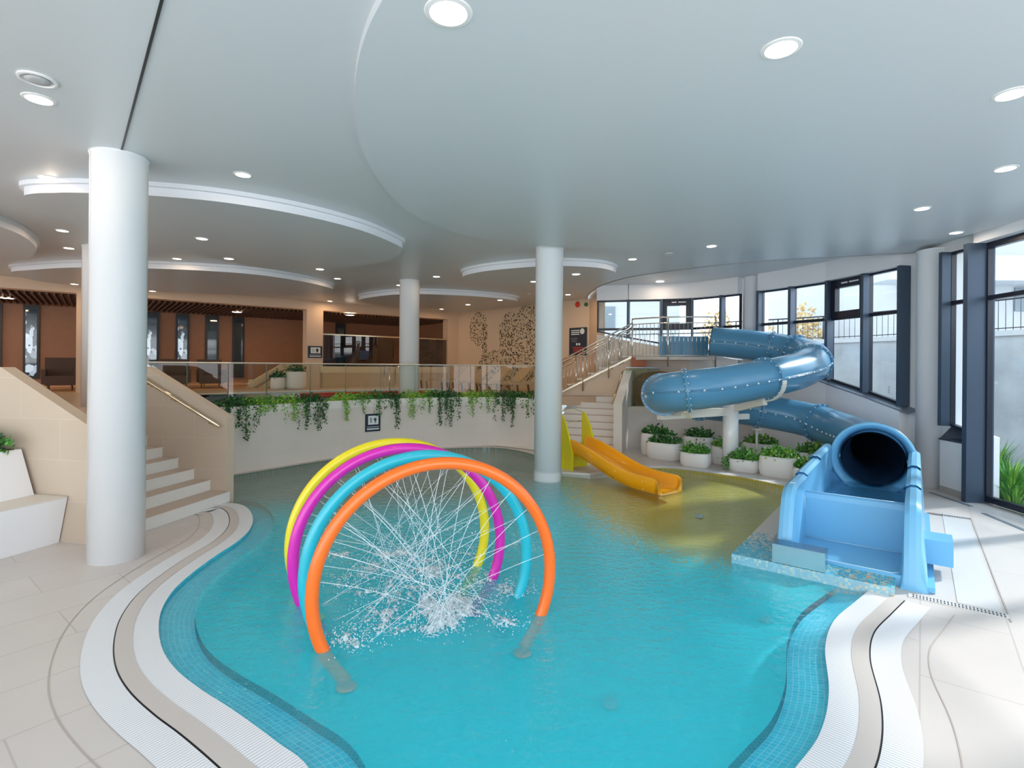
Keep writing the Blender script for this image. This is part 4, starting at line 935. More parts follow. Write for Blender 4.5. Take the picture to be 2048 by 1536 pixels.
b.tube(arc, .02, 10); b.tube([a_ + Vector((0, 0, .98)), c_ + Vector((0, 0, .98))], .016, 8); part(b, 'guard_rail', M_chrome, t)
b = MB()
for k in range(3): b.prism([sa - sd_ * (.2 + .25 * (2 - k)) + sn * .3, sa - sd_ * (.2 + .25 * (2 - k)) - sn * .3, sa - sd_ * .95 - sn * .3, sa - sd_ * .95 + sn * .3][::1], .13 * k, .13 * (k + 1))
part(b, 'steps', M_yellowp, t)
# low pad under the slide
pad = [xy(G(1085, 935)), xy(G(1125, 945)), xy(G(1180, 948)), xy(G(1235, 938)), Vector((2.3, 12.4, 0)), Vector((.7, 12.6, 0))]
b = MB(); b.prism(pad, -.5, .01); struct(b, 'trim_15', M_step)
# ================================================================== BIG SLIDE
sdx = Vector((.61, .79, 0)).normalized(); sex = Vector((.79, -.61, 0)).normalized()
C0 = Vector((2.52, 5.98, 0))             # front left corner of the mosaic platform
RF = Vector((4.04, 5.16, 0)); LF = RF - sex * 1.29
pl = thing('mosaic_platform', 'low mosaic-tiled platform under the end of the blue slide', 'platform', C0)
plp = [C0, C0 + sex * 1.50, C0 + sex * 1.50 + sdx * 1.0, C0 + sex * 1.50 + sdx * 4.6, C0 + sdx * 4.6]
M_plt = mosaic('platform_mosaic'); 
def plat_mat():
    m = mat('platform_speckle', (.5, .5, .5), .4); n = m.node_tree; L = n.links; bb = n.nodes['Principled BSDF']
    t = N(m, 'ShaderNodeTexCoord'); mp = N(m, 'ShaderNodeMapping'); L.new(t.outputs['Object'], mp.inputs[0])
    mp.inputs['Rotation'].default_value = (0, 0, math.atan2(.61, .79))
    v = N(m, 'ShaderNodeVectorMath', operation='SCALE'); v.inputs[3].default_value = 42; L.new(mp.outputs[0], v.inputs[0])
    fl = N(m, 'ShaderNodeVectorMath', operation='FLOOR'); L.new(v.outputs[0], fl.inputs[0]); wn_ = N(m, 'ShaderNodeTexWhiteNoise', noise_dimensions='3D'); L.new(fl.outputs[0], wn_.inputs[0])
    fr = N(m, 'ShaderNodeVectorMath', operation='FRACTION'); L.new(v.outputs[0], fr.inputs[0]); s = N(m, 'ShaderNodeSeparateXYZ'); L.new(fr.outputs[0], s.inputs[0])
    g = mth(m, 'MAXIMUM', mth(m, 'MAXIMUM', mth(m, 'LESS_THAN', s.outputs[0], .10), mth(m, 'LESS_THAN', s.outputs[1], .10)), mth(m, 'LESS_THAN', s.outputs[2], .10))
    # distance from the front edge along the slide
    so = N(m, 'ShaderNodeSeparateXYZ'); L.new(mp.outputs[0], so.inputs[0])
    s2 = N(m, 'ShaderNodeSeparateXYZ'); L.new(t.outputs['Object'], s2.inputs[0]); dd = mth(m, 'ADD', mth(m, 'MULTIPLY', s2.outputs[0], sdx.x), mth(m, 'MULTIPLY', s2.outputs[1], sdx.y))
    ee = mth(m, 'ADD', mth(m, 'MULTIPLY', s2.outputs[0], sex.x), mth(m, 'MULTIPLY', s2.outputs[1], sex.y))
    r = N(m, 'ShaderNodeValToRGB'); e = r.color_ramp.elements; r.color_ramp.interpolation = 'CONSTANT'; e[0].position = 0; e[0].color = (.03, .36, .52, 1); e[1].position = .55; e[1].color = (.10, .48, .60, 1)
    for p, c in ((.78, (.50, .58, .42, 1)), (.90, (.75, .40, .10, 1))): x = e.new(p); x.color = c
    wa = mth(m, 'MULTIPLY', wn_.outputs[0], mth(m, 'ADD', .86, mth(m, 'MULTIPLY', ee, .11))); L.new(wa, r.inputs[0])
    wn2 = N(m, 'ShaderNodeTexWhiteNoise', noise_dimensions='3D'); ad = N(m, 'ShaderNodeVectorMath', operation='ADD'); ad.inputs[1].default_value = (7.3, 5.1, 3.7); L.new(fl.outputs[0], ad.inputs[0]); L.new(ad.outputs[0], wn2.inputs[0])
    cr = mth(m, 'LESS_THAN', wn2.outputs[0], mth(m, 'MULTIPLY', mth(m, 'SUBTRACT', dd, .25), 1.1))
    c1 = mixc(m, cr, r.outputs[0], (.68, .60, .52)); L.new(mixc(m, mth(m, 'MULTIPLY', g, .4), c1, (.75, .76, .72)), bb.inputs['Base Color']); return m
b = MB(); b.prism(plp, -.5, .085); part(b, 'tiled_block', plat_mat(), pl)
b = MB(); q = C0 + sdx * .75 + sex * .28; b.beam(q + Vector((0, 0, .087)), q + sdx * .7 + Vector((0, 0, .087)), .05, .006); part(b, 'drain_slot', M_joint, pl)

sl = thing('tube_slide', 'big blue enclosed tube slide winding down to an open run-out trough', 'water slide', LF)
def TS(e, t_, z=0.0): return LF + sex * e + sdx * t_ + Vector((0, 0, z))
Wd = 1.29; TL = 3.55
lz0 = [(0.0, 0.0), (.015, .10), (.10, .42), (.20, .68), (.27, .77), (.38, .82), (.6, .835), (1.15, .84), (1.18, .87), (2.3, .89), (2.33, .93), (3.6, .95)]
lz = [(p.x, p.y) for p in crom([Vector((x, z, 0)) for x, z in lz0], 4)]
def side(e0, e1, prof, zbot):
    b = MB(); n_ = len(prof)
    A_ = [TS(e0, t_, z) for t_, z in prof] + [TS(e0, TL, zbot), TS(e0, 0, zbot)]; B_ = [TS(e1, t_, z) for t_, z in prof] + [TS(e1, TL, zbot), TS(e1, 0, zbot)]
    A_ = [TS(e0 + .0, t_, z - .03) for t_, z in prof]; m1 = [TS(e0 + (e1 - e0) * .3, t_, z) for t_, z in prof]; m2 = [TS(e0 + (e1 - e0) * .7, t_, z) for t_, z in prof]; B_ = [TS(e1, t_, z - .03) for t_, z in prof]
    LA = [TS(e0 - (.05 if e0 == 0 else .03), t_, zbot) for t_, z in prof]; LB = [TS(e1 + (.03 if e0 == 0 else .06), t_, zbot) for t_, z in prof]
    rows = [LA, A_, m1, m2, B_, LB]; vs = [p for r in rows for p in r]
    fs = [(r * n_ + i, r * n_ + i + 1, (r + 1) * n_ + i + 1, (r + 1) * n_ + i) for r in range(5) for i in range(n_ - 1)] + [tuple(r * n_ for r in range(6))[::-1], tuple(r * n_ + n_ - 1 for r in range(6))]
    b.add(vs, fs, False); return part(b, 'side_wall', M_trough, sl)
side(0, .14, lz, -.0); side(Wd - .14, Wd, lz, 0.0)
b = MB(); b.prism([TS(.13, .06), TS(Wd - .13, .06), TS(Wd - .13, .90), TS(.13, .90)], .0, .115); part(b, 'landing_floor', M_trough, sl)
wp = [(.86, .115), (.86, .60), (.875, .655), (.91, .675), (.96, .665), (1.0, .60), (1.04, .40), (1.04, .115)]
b = MB(); A_ = [TS(.13, t_, z) for t_, z in wp]; B_ = [TS(Wd - .13, t_, z) for t_, z in wp]; n_ = len(wp); b.add(A_ + B_, [(i, i + n_, i + 1 + n_, i + 1) for i in range(n_ - 1)], False); part(b, 'weir_panel', M_trough, sl)
# light seams
M_seam = mat('seam_light', (.45, .70, .88), .3); b = MB(); zz = Vector((0, 0, .118))
b.tube([TS(.16, .85, .12), TS(Wd - .16, .85, .12)], .006, 6); b.tube([TS(.15, .84, .12), TS(.15, .845, .62)], .006, 6); b.tube([TS(.16, .85, .12), TS(.16, .14, .118), TS(.22, .08, .118), TS(Wd - .24, .08, .118), TS(Wd - .17, .14, .118), TS(Wd - .16, .5, .118)], .006, 6)
b.tube([TS(.15, .90, .676), TS(Wd - .15, .90, .676)], .006, 6); part(b, 'seam', M_seam, sl)
b = MB(); b.prism([TS(.13, 1.0), TS(Wd - .13, 1.0), TS(Wd - .13, TL), TS(.13, TL)], 0, .30); part(b, 'channel_floor', M_trough, sl)
b = MB(); b.prism([TS(.14, 1.03), TS(Wd - .14, 1.03), TS(Wd - .14, TL + .02), TS(.14, TL + .02)], .37, .375, bottom=False); part(b, 'channel_water', water_mat('channel_water', (.75, .90, .97)), sl)
b = MB(); b.box(TS(Wd + .05, 1.75, .03), (.12, 3.4, .05), sex); part(b, 'base_flange', M_trough, sl)
b = MB(); b.box(TS(Wd + .13, .82, .25), (.28, .36, .26), sex); part(b, 'side_box', M_trough, sl)
b = MB(); b.prism([TS(-.02, 0), TS(.14, -.0), TS(.14, .2), TS(-.02, .2)], .0, .1); part(b, 'foot', M_trough, sl)

# tube centre line
TP = [(1425, 683, 14.3), (1500, 690, 13.85), (1575, 701, 13.35), (1622, 715, 12.5), (1612, 735, 11.6), (1555, 752, 10.9), (1440, 773, 10.3), (1372, 781, 10.2), (1328, 787, 10.6), (1338, 795, 11.5), (1390, 803, 12.2), (1450, 811, 12.5), (1530, 823, 12.5), (1622, 841, 12.0), (1690, 866, 10.9)]
TPW = [D(*p) for p in TP]; mc = D(1750, 911, 8.75); 
mouth = TS(Wd / 2 + .045, TL, .775)
TPW += [mouth + sdx * .9 + Vector((0, 0, .10)), mouth + sdx * .02]
tube = resample(crom(TPW, 14), .09)
NT = len(tube); RT = .39
cumb = [0]
for p, q in zip(tube, tube[1:]): cumb.append(cumb[-1] + (q - p).length)
def near(px, py, Y): q = D(px, py, Y); return min(range(NT), key=lambda i: (tube[i] - q).length)
fl_ = [near(*p) for p in [(1545, 696, 13.7), (1590, 703, 13.2), (1628, 722, 12.0), (1525, 757, 10.75), (1372, 781, 10.2), (1318, 787, 10.75), (1400, 804, 12.3), (1517, 820, 12.5), (1640, 846, 11.8)]]
bounds = [0] + sorted(fl_) + [NT - 1]
def rt(i): t_ = max(0, 1 - (cumb[-1] - cumb[i]) / 1.3); return RT + .045 * t_ * t_ * (3 - 2 * t_)
def frame(i):
    a = tube[max(0, i - 1)]; c = tube[min(NT - 1, i + 1)]; T = (c - a).normalized(); s_ = T.cross(Vector((0, 0, 1))).normalized(); return T, s_, s_.cross(T)
for a_, c_ in zip(bounds, bounds[1:]):
    b = MB(); nn = 36
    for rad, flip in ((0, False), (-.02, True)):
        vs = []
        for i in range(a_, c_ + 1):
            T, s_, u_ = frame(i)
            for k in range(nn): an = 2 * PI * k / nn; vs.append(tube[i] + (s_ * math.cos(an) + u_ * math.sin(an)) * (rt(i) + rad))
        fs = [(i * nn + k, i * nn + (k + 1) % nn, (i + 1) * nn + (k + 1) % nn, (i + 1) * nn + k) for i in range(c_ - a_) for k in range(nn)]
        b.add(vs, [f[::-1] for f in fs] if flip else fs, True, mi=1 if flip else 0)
    sec_ = part(b, 'tube_section', [M_blue, mat('tube_inner_shade', (.015, .045, .10), .35)], sl)  # inside painted near-black to stand for the shade in the tube
    # lengthwise flanges on both sides with bolts
    b = MB(); last = -1
    for sg in (1, -1):
        for off in (.012, -.012):
            b.tube([tube[i] + frame(i)[1] * (sg * (rt(i) + .012)) + frame(i)[2] * off for i in range(a_, c_ + 1)], .013, 6)
        last = -1
        for i in range(a_ + 1, c_):
            if cumb[i] - last > .24:
                last = cumb[i]
                for off in (0,): b.ball(tube[i] + frame(i)[1] * (sg * (rt(i) + .022)) + frame(i)[2] * off, .022, 7, 5, mi=1)
    part(b, 'seam_flange', [M_blue, M_blueb], sl)
for i in sorted(fl_):
    T, s_, u_ = frame(i); b = MB(); b.ring([(RT - .005, -.022), (RT + .05, -.022), (RT + .05, .022), (RT - .005, .022)], tube[i], T, 44)
    for k in range(18):
        an = 2 * PI * k / 18
        for o_ in (-.03, .03): b.ball(tube[i] + (s_ * math.cos(an) + u_ * math.sin(an)) * (RT + .026) + T * o_, .015, 6, 4, mi=1)
    part(b, 'ring_flange', [M_blue, M_blueb], sl)
# flared mouth
b = MB(); b.ring([(RT + .035, -.36), (RT + .045, -.28), (RT + .065, -.14), (RT + .10, -.02), (RT + .145, .04), (RT + .175, .045), (RT + .19, .02), (RT + .18, -.05), (RT + .12, -.22), (RT + .06, -.42)], mouth, -sdx, 56)
for k in range(len(b.sm)): b.sm[k] = True
part(b, 'mouth_ring', M_trough, sl)
b = MB(); cor = [(168, .02, .93), (232, .02, 0), (308, Wd - .02, 0), (372, Wd - .02, .93)]; pi_, po_ = [], []
for (a_, e0, z0_), (c_, e1, z1_) in zip(cor, cor[1:]):
    for k in range(13):
        f_ = k / 12; an = math.radians(a_ + (c_ - a_) * f_)
        pi_.append(mouth + (sex * math.cos(an) + Vector((0, 0, 1)) * math.sin(an)) * (RT + .15)); po_.append(TS(e0 + (e1 - e0) * f_, TL + .02, z0_ + (z1_ - z0_) * f_))
n_ = len(pi_); b.add(pi_ + po_, [(k, k + 1, k + 1 + n_, k + n_) for k in range(n_ - 1)]); part(b, 'end_panel', M_trough, sl)
b = MB(); T, s_, u_ = frame(0); b.lathe([(RT, 0), (RT, .02)], tube[0] - T * .02, 32, axis=T); part(b, 'entry_cap', mat('entry_dark', (.01, .02, .04), .8), sl)  # added dark disc, shuts the open tube start so the inside stays dark
# supports
M_sup = mat('support_white', (.80, .78, .72), .4)
cp = D(1461, 860, 11.6); b = MB(); b.lathe([(.165, 0), (.165, 1.40)], (cp.x, cp.y, 0), 32); part(b, 'support_column', M_column, sl)
b = MB(); bl = D(1318, 834, 10.9); bm = Vector((bl.x, bl.y, 1.20)); b.beam(bm, Vector((cp.x - .1, cp.y - .05, 1.24)), .14, .17); part(b, 'support_beam', M_sup, sl)
b = MB(); q = tube[near(1340, 786, 10.4)]; b.beam(Vector((bl.x + .3, bl.y, 1.25)), Vector((q.x + .3, q.y, q.z - RT - .02)), .10, .10); q = tube[near(1372, 781, 10.2)]; b.beam(Vector((q.x + .15, q.y + .25, 1.22)), Vector((q.x, q.y, q.z - RT)), .10, .08); part(b, 'bracket', M_sup, sl)
fi = near(1525, 757, 10.75); T, s_, u_ = frame(fi); b = MB(); arcp = [tube[fi] + (s_ * math.cos(a) + u_ * math.sin(a)) * (RT + .065) for a in [math.radians(x) for x in range(-100, 1, 8)]]; arcp2 = [tube[fi] + (-s_ * math.cos(a) + u_ * math.sin(a)) * (RT + .065) for a in [math.radians(x) for x in range(-100, 1, 8)]]
arcu = arcp if (arcp[-1].y < tube[fi].y) else arcp2
for p, q in zip(arcu, arcu[1:]): b.beam(p, q, .03, .10, up=T)
b.beam(tube[fi] + Vector((0, 0, -RT - .08)), Vector((cp.x, cp.y, 1.28)), .12, .14); part(b, 'cradle', M_sup, sl)
b = MB(); b.beam((cp.x, cp.y, 1.12), (cp.x + .45, cp.y + .15, 1.12), .10, .12); part(b, 'bracket', M_sup, sl)
for i in (sorted(fl_)[-2], sorted(fl_)[-1]):
    p = tube[i]; b = MB(); b.tube([(p.x, p.y, 0), (p.x, p.y, p.z - RT - .04)], .03, 10); b.box((p.x, p.y, p.z - RT - .06), (.16, .16, .05)); part(b, 'support_post', M_sup, sl)

# stainless box on the platform
t = thing('steel_box', 'stainless steel box standing at the front of the mosaic platform', 'box', C0 + sex * .42)
b = MB(); bx = C0 + sex * .67 + sdx * .10; b.box(bx + Vector((0, 0, .19)), (.50, .19, .20), sex); part(b, 'housing', M_steel, t)
b = MB(); b.box(bx + Vector((0, 0, .29)), (.51, .20, .006), sex); part(b, 'lid', mat('dark_steel', (.22, .30, .38), .25, 1.0), t)

# ================================================================== DRAIN GRATES AND FLOOR SLOTS
t = thing('drain_grate', 'white slotted floor grate around the foot of the slide', 'grate', RF)
g0 = TS(Wd - .15, -.10); b = MB()
M_slotd = mat('slot_dark', (.04, .04, .045), .6)
b.box(TS(Wd + .26, -.14, .004), (.72, .10, .008), sex); b.box(TS(Wd + .42, 1.9, .003), (.30, 3.9, .006), sex); part(b, 'grate_frame', mat('grate_stone', (.62, .60, .58), .45), t)
b = MB()
for k in range(26):
    e = Wd - .06 + .026 * k
    for o_ in (-.165, -.115): b.box(TS(e, o_, .009), (.010, .032, .002), sex)
part(b, 'slots', M_slotd, t)
b = MB(); 
for k in range(26): b.box(TS(Wd + .10 + .024 * k * .8, 3.7, .009), (.009, .10, .002), sex)
part(b, 'slots', M_slotd, t)
b = MB(); b.beam(TS(Wd + .62, -.25, .004), TS(Wd + .60, 3.8, .004), .012, .004); struct(b, 'trim_16', M_joint)
for i, (a_, c_, lb) in enumerate([((1860, 985), (1943, 1013), 'narrow dark floor vent slot beside the boxed low wall'), ((1967, 1027), (2052, 1062), 'narrow dark floor vent slot in front of the glass door')]):
    p, q = G(*a_), G(*c_); t = thing('floor_slot', lb, 'floor vent', p); b = MB(); b.beam(p + Vector((0, 0, .004)), q + Vector((0, 0, .004)), .06, .006); part(b, 'slot_cover', mat('slot_grey', (.16, .20, .24), .4), t)

# ================================================================== PLANTERS BY THE SLIDE
PL = [(1313, 912, 868, 64, 'tall', 0, 'rearmost white planter pot, by the stair side wall'), (1330, 921, 885, 76, 'low', 0, 'wide white pot in front of the rearmost one, with dark leaves'), (1397, 906, 873, 64, 'tall', 0, 'rear white pot under the slide beam, with dark trailing leaves'), (1391, 935, 905, 62, 'low', 1, 'small front pot with clover-like plants, left one of the front row'),
      (1452, 930, 893, 58, 'low', 2, 'white pot behind the front row, in front of the slide support column'), (1489, 945, 917, 64, 'low', 1, 'front pot with a lime creeper hanging down its left side'), (1521, 912, 885, 70, 'tall', 2, 'rear white pot just right of the slide support column'), (1557, 956, 911, 76, 'low', 3, 'largest front pot, closest to the blue trough'),
      (1625, 940, 903, 66, 'tall', 3, 'rear pot with bright creeper, half hidden by the blue trough'), (1618, 968, 935, 60, 'low', 3, 'pot squeezed between the largest pot and the trough wall')]
for px, yb, yt, w, kind_, tone, lb in PL:
    f_ = G(px, yb); sc_ = f_.y / F; rx = w * sc_ / 2 / 1.05; ry = rx * .72; c = xy(f_) + Vector((f_.x, f_.y, 0)).normalized() * ry; h = EYE - (yt - 736) * c.y / F; h = max(.24, h)
    t = thing('plant_pot', lb, 'planter', c, 'white rounded planters beside the slide')
    def sup(rr, z, n_=40): # rounded rectangle ring
        out = []
        for k in range(n_):
            a = 2 * PI * k / n_; ca, sa_ = math.cos(a), math.sin(a); p_ = 3.2; r_ = (abs(ca) ** p_ + abs(sa_) ** p_) ** (-1 / p_); out.append(c + sex * (rr[0] * r_ * ca) * 1 + sdx * (rr[1] * r_ * sa_) + Vector((0, 0, z)))
        return out
    pr = [(.90, 0), (.96, .03), (1.0, h * .4), (.97, h * .9), (.93, h), (.86, h), (.84, h - .05)]
    b = MB(); rows = [sup((rx * k, ry * k), z) for k, z in pr]; n_ = 40; b.add([p for r in rows for p in r], [(i * n_ + k, i * n_ + (k + 1) % n_, (i + 1) * n_ + (k + 1) % n_, (i + 1) * n_ + k) for i in range(len(pr) - 1) for k in range(n_)], True); part(b, 'pot', M_pot, t)
    b = MB(); b.add(rows[-1], [tuple(range(n_))]); part(b, 'soil', M_soil, t)
    tones = {0: (0, 1, 1), 1: (1, 3, 3), 2: (1, 3, 2), 3: (2, 3, 3, 1)}[tone]; b = MB(); bush(b, c + Vector((0, 0, h - .03)), rx * .98, ry * .95, .26, 260, .07, tones, sex)
    if px in (1489, 1625, 1397):
        for k in range(3): trail(b, c - sex * rx * (1 if px != 1397 else -.6) + sdx * random.uniform(-ry, ry) * .4 + Vector((0, 0, h + .02)), -sdx, h * (.95 if px != 1397 else .6), 40, .045, tones, .07)
    part(b, 'foliage', M_leafs, t)

# ================================================================== BACK STAIRS, LANDING, LOW WALL
s2d = Vector((.37, .93, 0)).normalized(); s2n = Vector((-s2d.y, s2d.x, 0))     # up the steps / to the left
O2 = Vector((2.62, 13.5, 0))
t = thing('staircase', 'beige stairs going up to the upper deck behind the orange slide', 'staircase', O2)
for i in range(8):
    b = MB(); q = [O2 + s2d * (.05 + .26 * i), O2 + s2d * 2.7, O2 + s2d * 2.7 + s2n * 1.7, O2 + s2d * (.05 + .26 * i) + s2n * 1.7]; b.prism(q, RS * i, RS * (i + 1), mi=1, mi_side=0); part(b, 'step', [M_step, M_tread], t)
b = MB(); W0 = O2; W1 = O2 - s2n * .22
pf = [(0, 1.25), (.06, 1.30), (1.55, 2.10), (2.3, 2.12)]
for (ua, za), (ub, zb_) in zip(pf, pf[1:]):
    b.wall(W1 + s2d * ua, W1 + s2d * ub, 0, za, 0, zb_); b.wall(W0 + s2d * ub, W0 + s2d * ua, 0, zb_, 0, za)
    b.add([W0 + s2d * ua + Vector((0, 0, za)), W1 + s2d * ua + Vector((0, 0, za)), W1 + s2d * ub + Vector((0, 0, zb_)), W0 + s2d * ub + Vector((0, 0, zb_))], [(0, 1, 2, 3)])
b.wall(W0, W1, 0, 1.25, 0, 1.25); b.wall(W1 + s2d * 2.3, W0 + s2d * 2.3, 0, 2.12, 0, 2.12); part(b, 'side_wall', mat('stair_wall_pale', (.80, .74, .66), .5), t)
b = MB(); hl = [O2 + s2n * .08 + s2d * .25 + Vector((0, 0, 1.22)), O2 + s2n * .08 + s2d * 1.75 + Vector((0, 0, 2.06)), O2 + s2n * .08 + s2d * 2.2 + Vector((0, 0, 2.10))]; b.tube(hl, .025, 10)
for p in hl[:2]: b.tube([p, p - s2n * .09 - Vector((0, 0, .04))], .01, 6)
part(b, 'handrail', M_brass, t)
# low wall behind the planters and its raised shelf
lw0 = O2 - s2n * .22 + s2d * .9; lw1 = Vector((6.9, 14.35, 0))
lwp = [lw0, Vector((4.2, 14.6, 0)), Vector((5.6, 14.55, 0)), lw1]
b = MB()
for p, q in zip(lwp, lwp[1:]): b.wall(p, q, 0, 1.08, 0, 1.08); 
b.prism(lwp + [WP[1449], WP[1385], WP[1257], O2 + s2d * 3.2], 1.08, 1.10, mi=1, bottom=False)
b.wall(lwp[0] + Vector((0, -.01, 0)), lwp[1] + Vector((0, -.01, 0)), .98, 1.12, .98, 1.12, mi=1); b.wall(lwp[1] + Vector((0, -.01, 0)), lwp[2] + Vector((0, -.01, 0)), .98, 1.12, .98, 1.12, mi=1)
struct(b, 'wall_low', [M_pwall, mat('shelf_cap', (.76, .68, .54), .5)], 'low pale wall behind the planters')
# wooden booth in the niche
t = thing('wooden_booth', 'brown wooden rounded structure in the niche left of the slide coil', 'booth', (3.7, 15.2, 1.1))
b = MB(); Yb = 15.0; pf = [D(px, py, Yb) for px, py in [(1262, 765), (1285, 746), (1325, 742), (1340, 745), (1340, 812), (1272, 812), (1262, 790)]]; n_ = len(pf); B_ = [p + Vector((.1, .45, 0)) for p in pf]; b.add(pf + B_, [tuple(range(n_ - 1, -1, -1)), tuple(range(n_, 2 * n_))] + [(i, (i + 1) % n_, (i + 1) % n_ + n_, i + n_) for i in range(n_)]); part(b, 'booth_body', mat('booth_wood', (.34, .15, .055), .5, var=.2, vscale=6), t)
b = MB(); q0, q1 = D(1262, 715, 15.25), D(1293, 735, 15.25); b.box((q0 + q1) / 2, (.42, .06, .3)); part(b, 'red_panel', mat('booth_red', (.45, .13, .05), .5), t)
b = MB(); b.box((q0 + q1) / 2 + Vector((.02, .1, -.6)), (.5, .05, 1.3)); part(b, 'back_panel', mat('booth_beige', (.62, .50, .34), .5), t)
t = thing('glass_barrier', 'small glass guard panel in front of the wooden structure by the stairs', 'balustrade', (3.6, 14.7, 1.1))
b = MB(); a_, c_ = D(1252, 735, 14.75), D(1320, 735, 14.75); b.wall(a_, c_, 1.1, a_.z, 1.1, a_.z, .012); part(b, 'glass_panel', M_rail_glass, t); b = MB(); b.beam(Vector((a_.x, a_.y, a_.z)), Vector((c_.x, c_.y, a_.z)), .03, .02); part(b, 'top_rail', M_steel, t)

# metal stair and landing
ZL = 2.50
t = thing('metal_stair', 'chrome railed metal stair climbing to the slide landing', 'staircase', (1.6, 15.9, UP))
s0 = Vector((1.35, 15.95, UP)); s1 = Vector((3.5, 15.30, ZL)); nrm = Vector((.29, .957, 0)).normalized()
lp = [Vector((3.5, 15.3, 0)), Vector((4.0, 14.85, 0)), Vector((4.6, 14.55, 0)), Vector((5.6, 14.45, 0))]
for i in range(7):
    f_ = (i + .5) / 7; b = MB(); c = s0.lerp(s1, f_); b.box(Vector((c.x, c.y, UP + (ZL - UP) * (i + 1) / 7)) + nrm * .45, (.32, .9, .035), (s1 - s0).xy); part(b, 'step', M_step, t)
b = MB(); b.beam(s0 + Vector((0, 0, .02)), s1 + Vector((0, 0, .0)), .03, .05); b.beam(s0 + nrm * .9, s1 + nrm * .9, .04, .10); part(b, 'stringer', mat('stringer_gold', (.72, .62, .48), .3, .6), t)
b = MB(); e_ = nrm * .12; b.wall(s0 + e_, s1 + e_, UP, UP + .02, UP, ZL - .06, .05); part(b, 'closing_wall', mat('stair_infill', (.76, .60, .45), .6), t)
M_rail = mat('polished_rail', (.80, .76, .70), .18, 1.0)
def railing(path, h, root, gap=.115, posts=(), low=.06):
    """path: list of points at walking height; two top rails, lower rail, balusters, posts"""
    P = resample([Vector(p) for p in path], gap)
    b = MB(); b.tube([p + Vector((0, 0, h)) for p in path], .022, 8); part(b, 'handrail', M_rail, root)
    b = MB(); b.tube([p + Vector((0, 0, h - .16)) for p in path], .014, 6); b.tube([p + Vector((0, 0, low)) for p in path], .014, 6); part(b, 'cross_rail', M_rail, root)
    for p in P[1:-1]:
        b = MB(); b.tube([p + Vector((0, 0, low)), p + Vector((0, 0, h - .16))], .0075, 5); part(b, 'baluster', M_rail, root)
    for p in posts: b = MB(); p = Vector(p); b.tube([p + Vector((0, 0, -.28)), p + Vector((0, 0, h))], .022, 8); part(b, 'post', M_rail, root)
railing([s0, s1], .98, t, .13, [s0.lerp(s1, k) for k in (.02, .36, .70)])
railing([s0 + nrm * .9, s1 + nrm * .9], .98, t, .30, [s0.lerp(s1, k) + nrm * .9 for k in (.2, .8)])
t = thing('slide_landing', 'raised landing with curved chrome railing at the start of the blue slide', 'platform', (4.5, 15, ZL))
b = MB(); b.prism(lp + [Vector((5.7, 15.4, 0)), WP[1385] + Vector((0, -.3, 0)), WP[1322] + Vector((0, -.3, 0)), s1 + nrm * .95], ZL - .09, ZL); part(b, 'deck', mat('landing_floor', (.66, .60, .54), .5), t)
railing([p + Vector((0, 0, ZL)) for p in crom(lp, 4)], 1.10, t, .115, [lp[0] + Vector((0, 0, ZL)), lp[2] + Vector((-.25, .1, ZL)), lp[3] + Vector((0, 0, ZL))], .03)
b = MB(); q = Vector((4.85, 14.85, ZL)); b.box(q + Vector((0, 0, .29)), (1.35, .05, .58), (1, -.05)); part(b, 'blue_entry_panel', M_blue, t)
b = MB()
for p in (lp[0], lp[3]): b.tube([(p.x, p.y + .1, 1.1), (p.x, p.y + .1, ZL - .09)], .04, 10)
part(b, 'support_leg', M_sup, t)

# ================================================================== LOUNGERS, CHAIRS, PLANTERS IN THE HALL
M_lw = mat('lounger_wood', (.22, .12, .06), .5); M_lf = mat('lounger_fabric', (.50, .36, .22), .7)
def lounger(p, ax, label, grp='sun loungers behind the balustrade'):
    global lproto
    ax = Vector((ax[0], ax[1], 0)).normalized(); t = thing('sun_lounger', label, 'sun lounger', p, grp); t.rotation_euler = (0, 0, math.atan2(ax.y, ax.x))
    if lproto is None:
        kids = []
        b = MB(); b.box((.1, 0, .32), (1.25, .6, .06)); kids.append(b.build('seat', M_lf))
        b = MB(); b.beam((-.5, 0, .34), (-1.05, 0, .85), .6, .05); kids.append(b.build('backrest', M_lf))
        for x in (-.45, .65):
            for y in (-.27, .27): b = MB(); b.beam((x, y, 0), (x + .05, y, .31), .05, .05, up=Vector((1, 0, 0))); kids.append(b.build('leg', M_lw))
        lproto = kids
    else:
        kids = [o.copy() for o in lproto]
        for k in kids: COL.objects.link(k)
    for k in kids: k.parent = t
lproto = None
for i, (px, Y, ax, lb) in enumerate([(925, 18.6, (-.75, -.5), 'sun lounger right of the farthest column, first of the row'), (965, 18.2, (-.75, -.5), 'sun lounger below the first dark trunk of the mural'), (1005, 17.6, (-.75, -.5), 'sun lounger below the thickest dark trunk of the mural'), (1045, 17.0, (-.75, -.5), 'sun lounger nearest the pool column'), (880, 20.5, (-.8, -.5), 'sun lounger in front of the narrower hall opening')]):
    p = D(px, 790, Y); lounger(Vector((p.x, p.y, UP)), ax, lb)
M_ch = mat('dark_upholstery', (.10, .065, .05), .8)
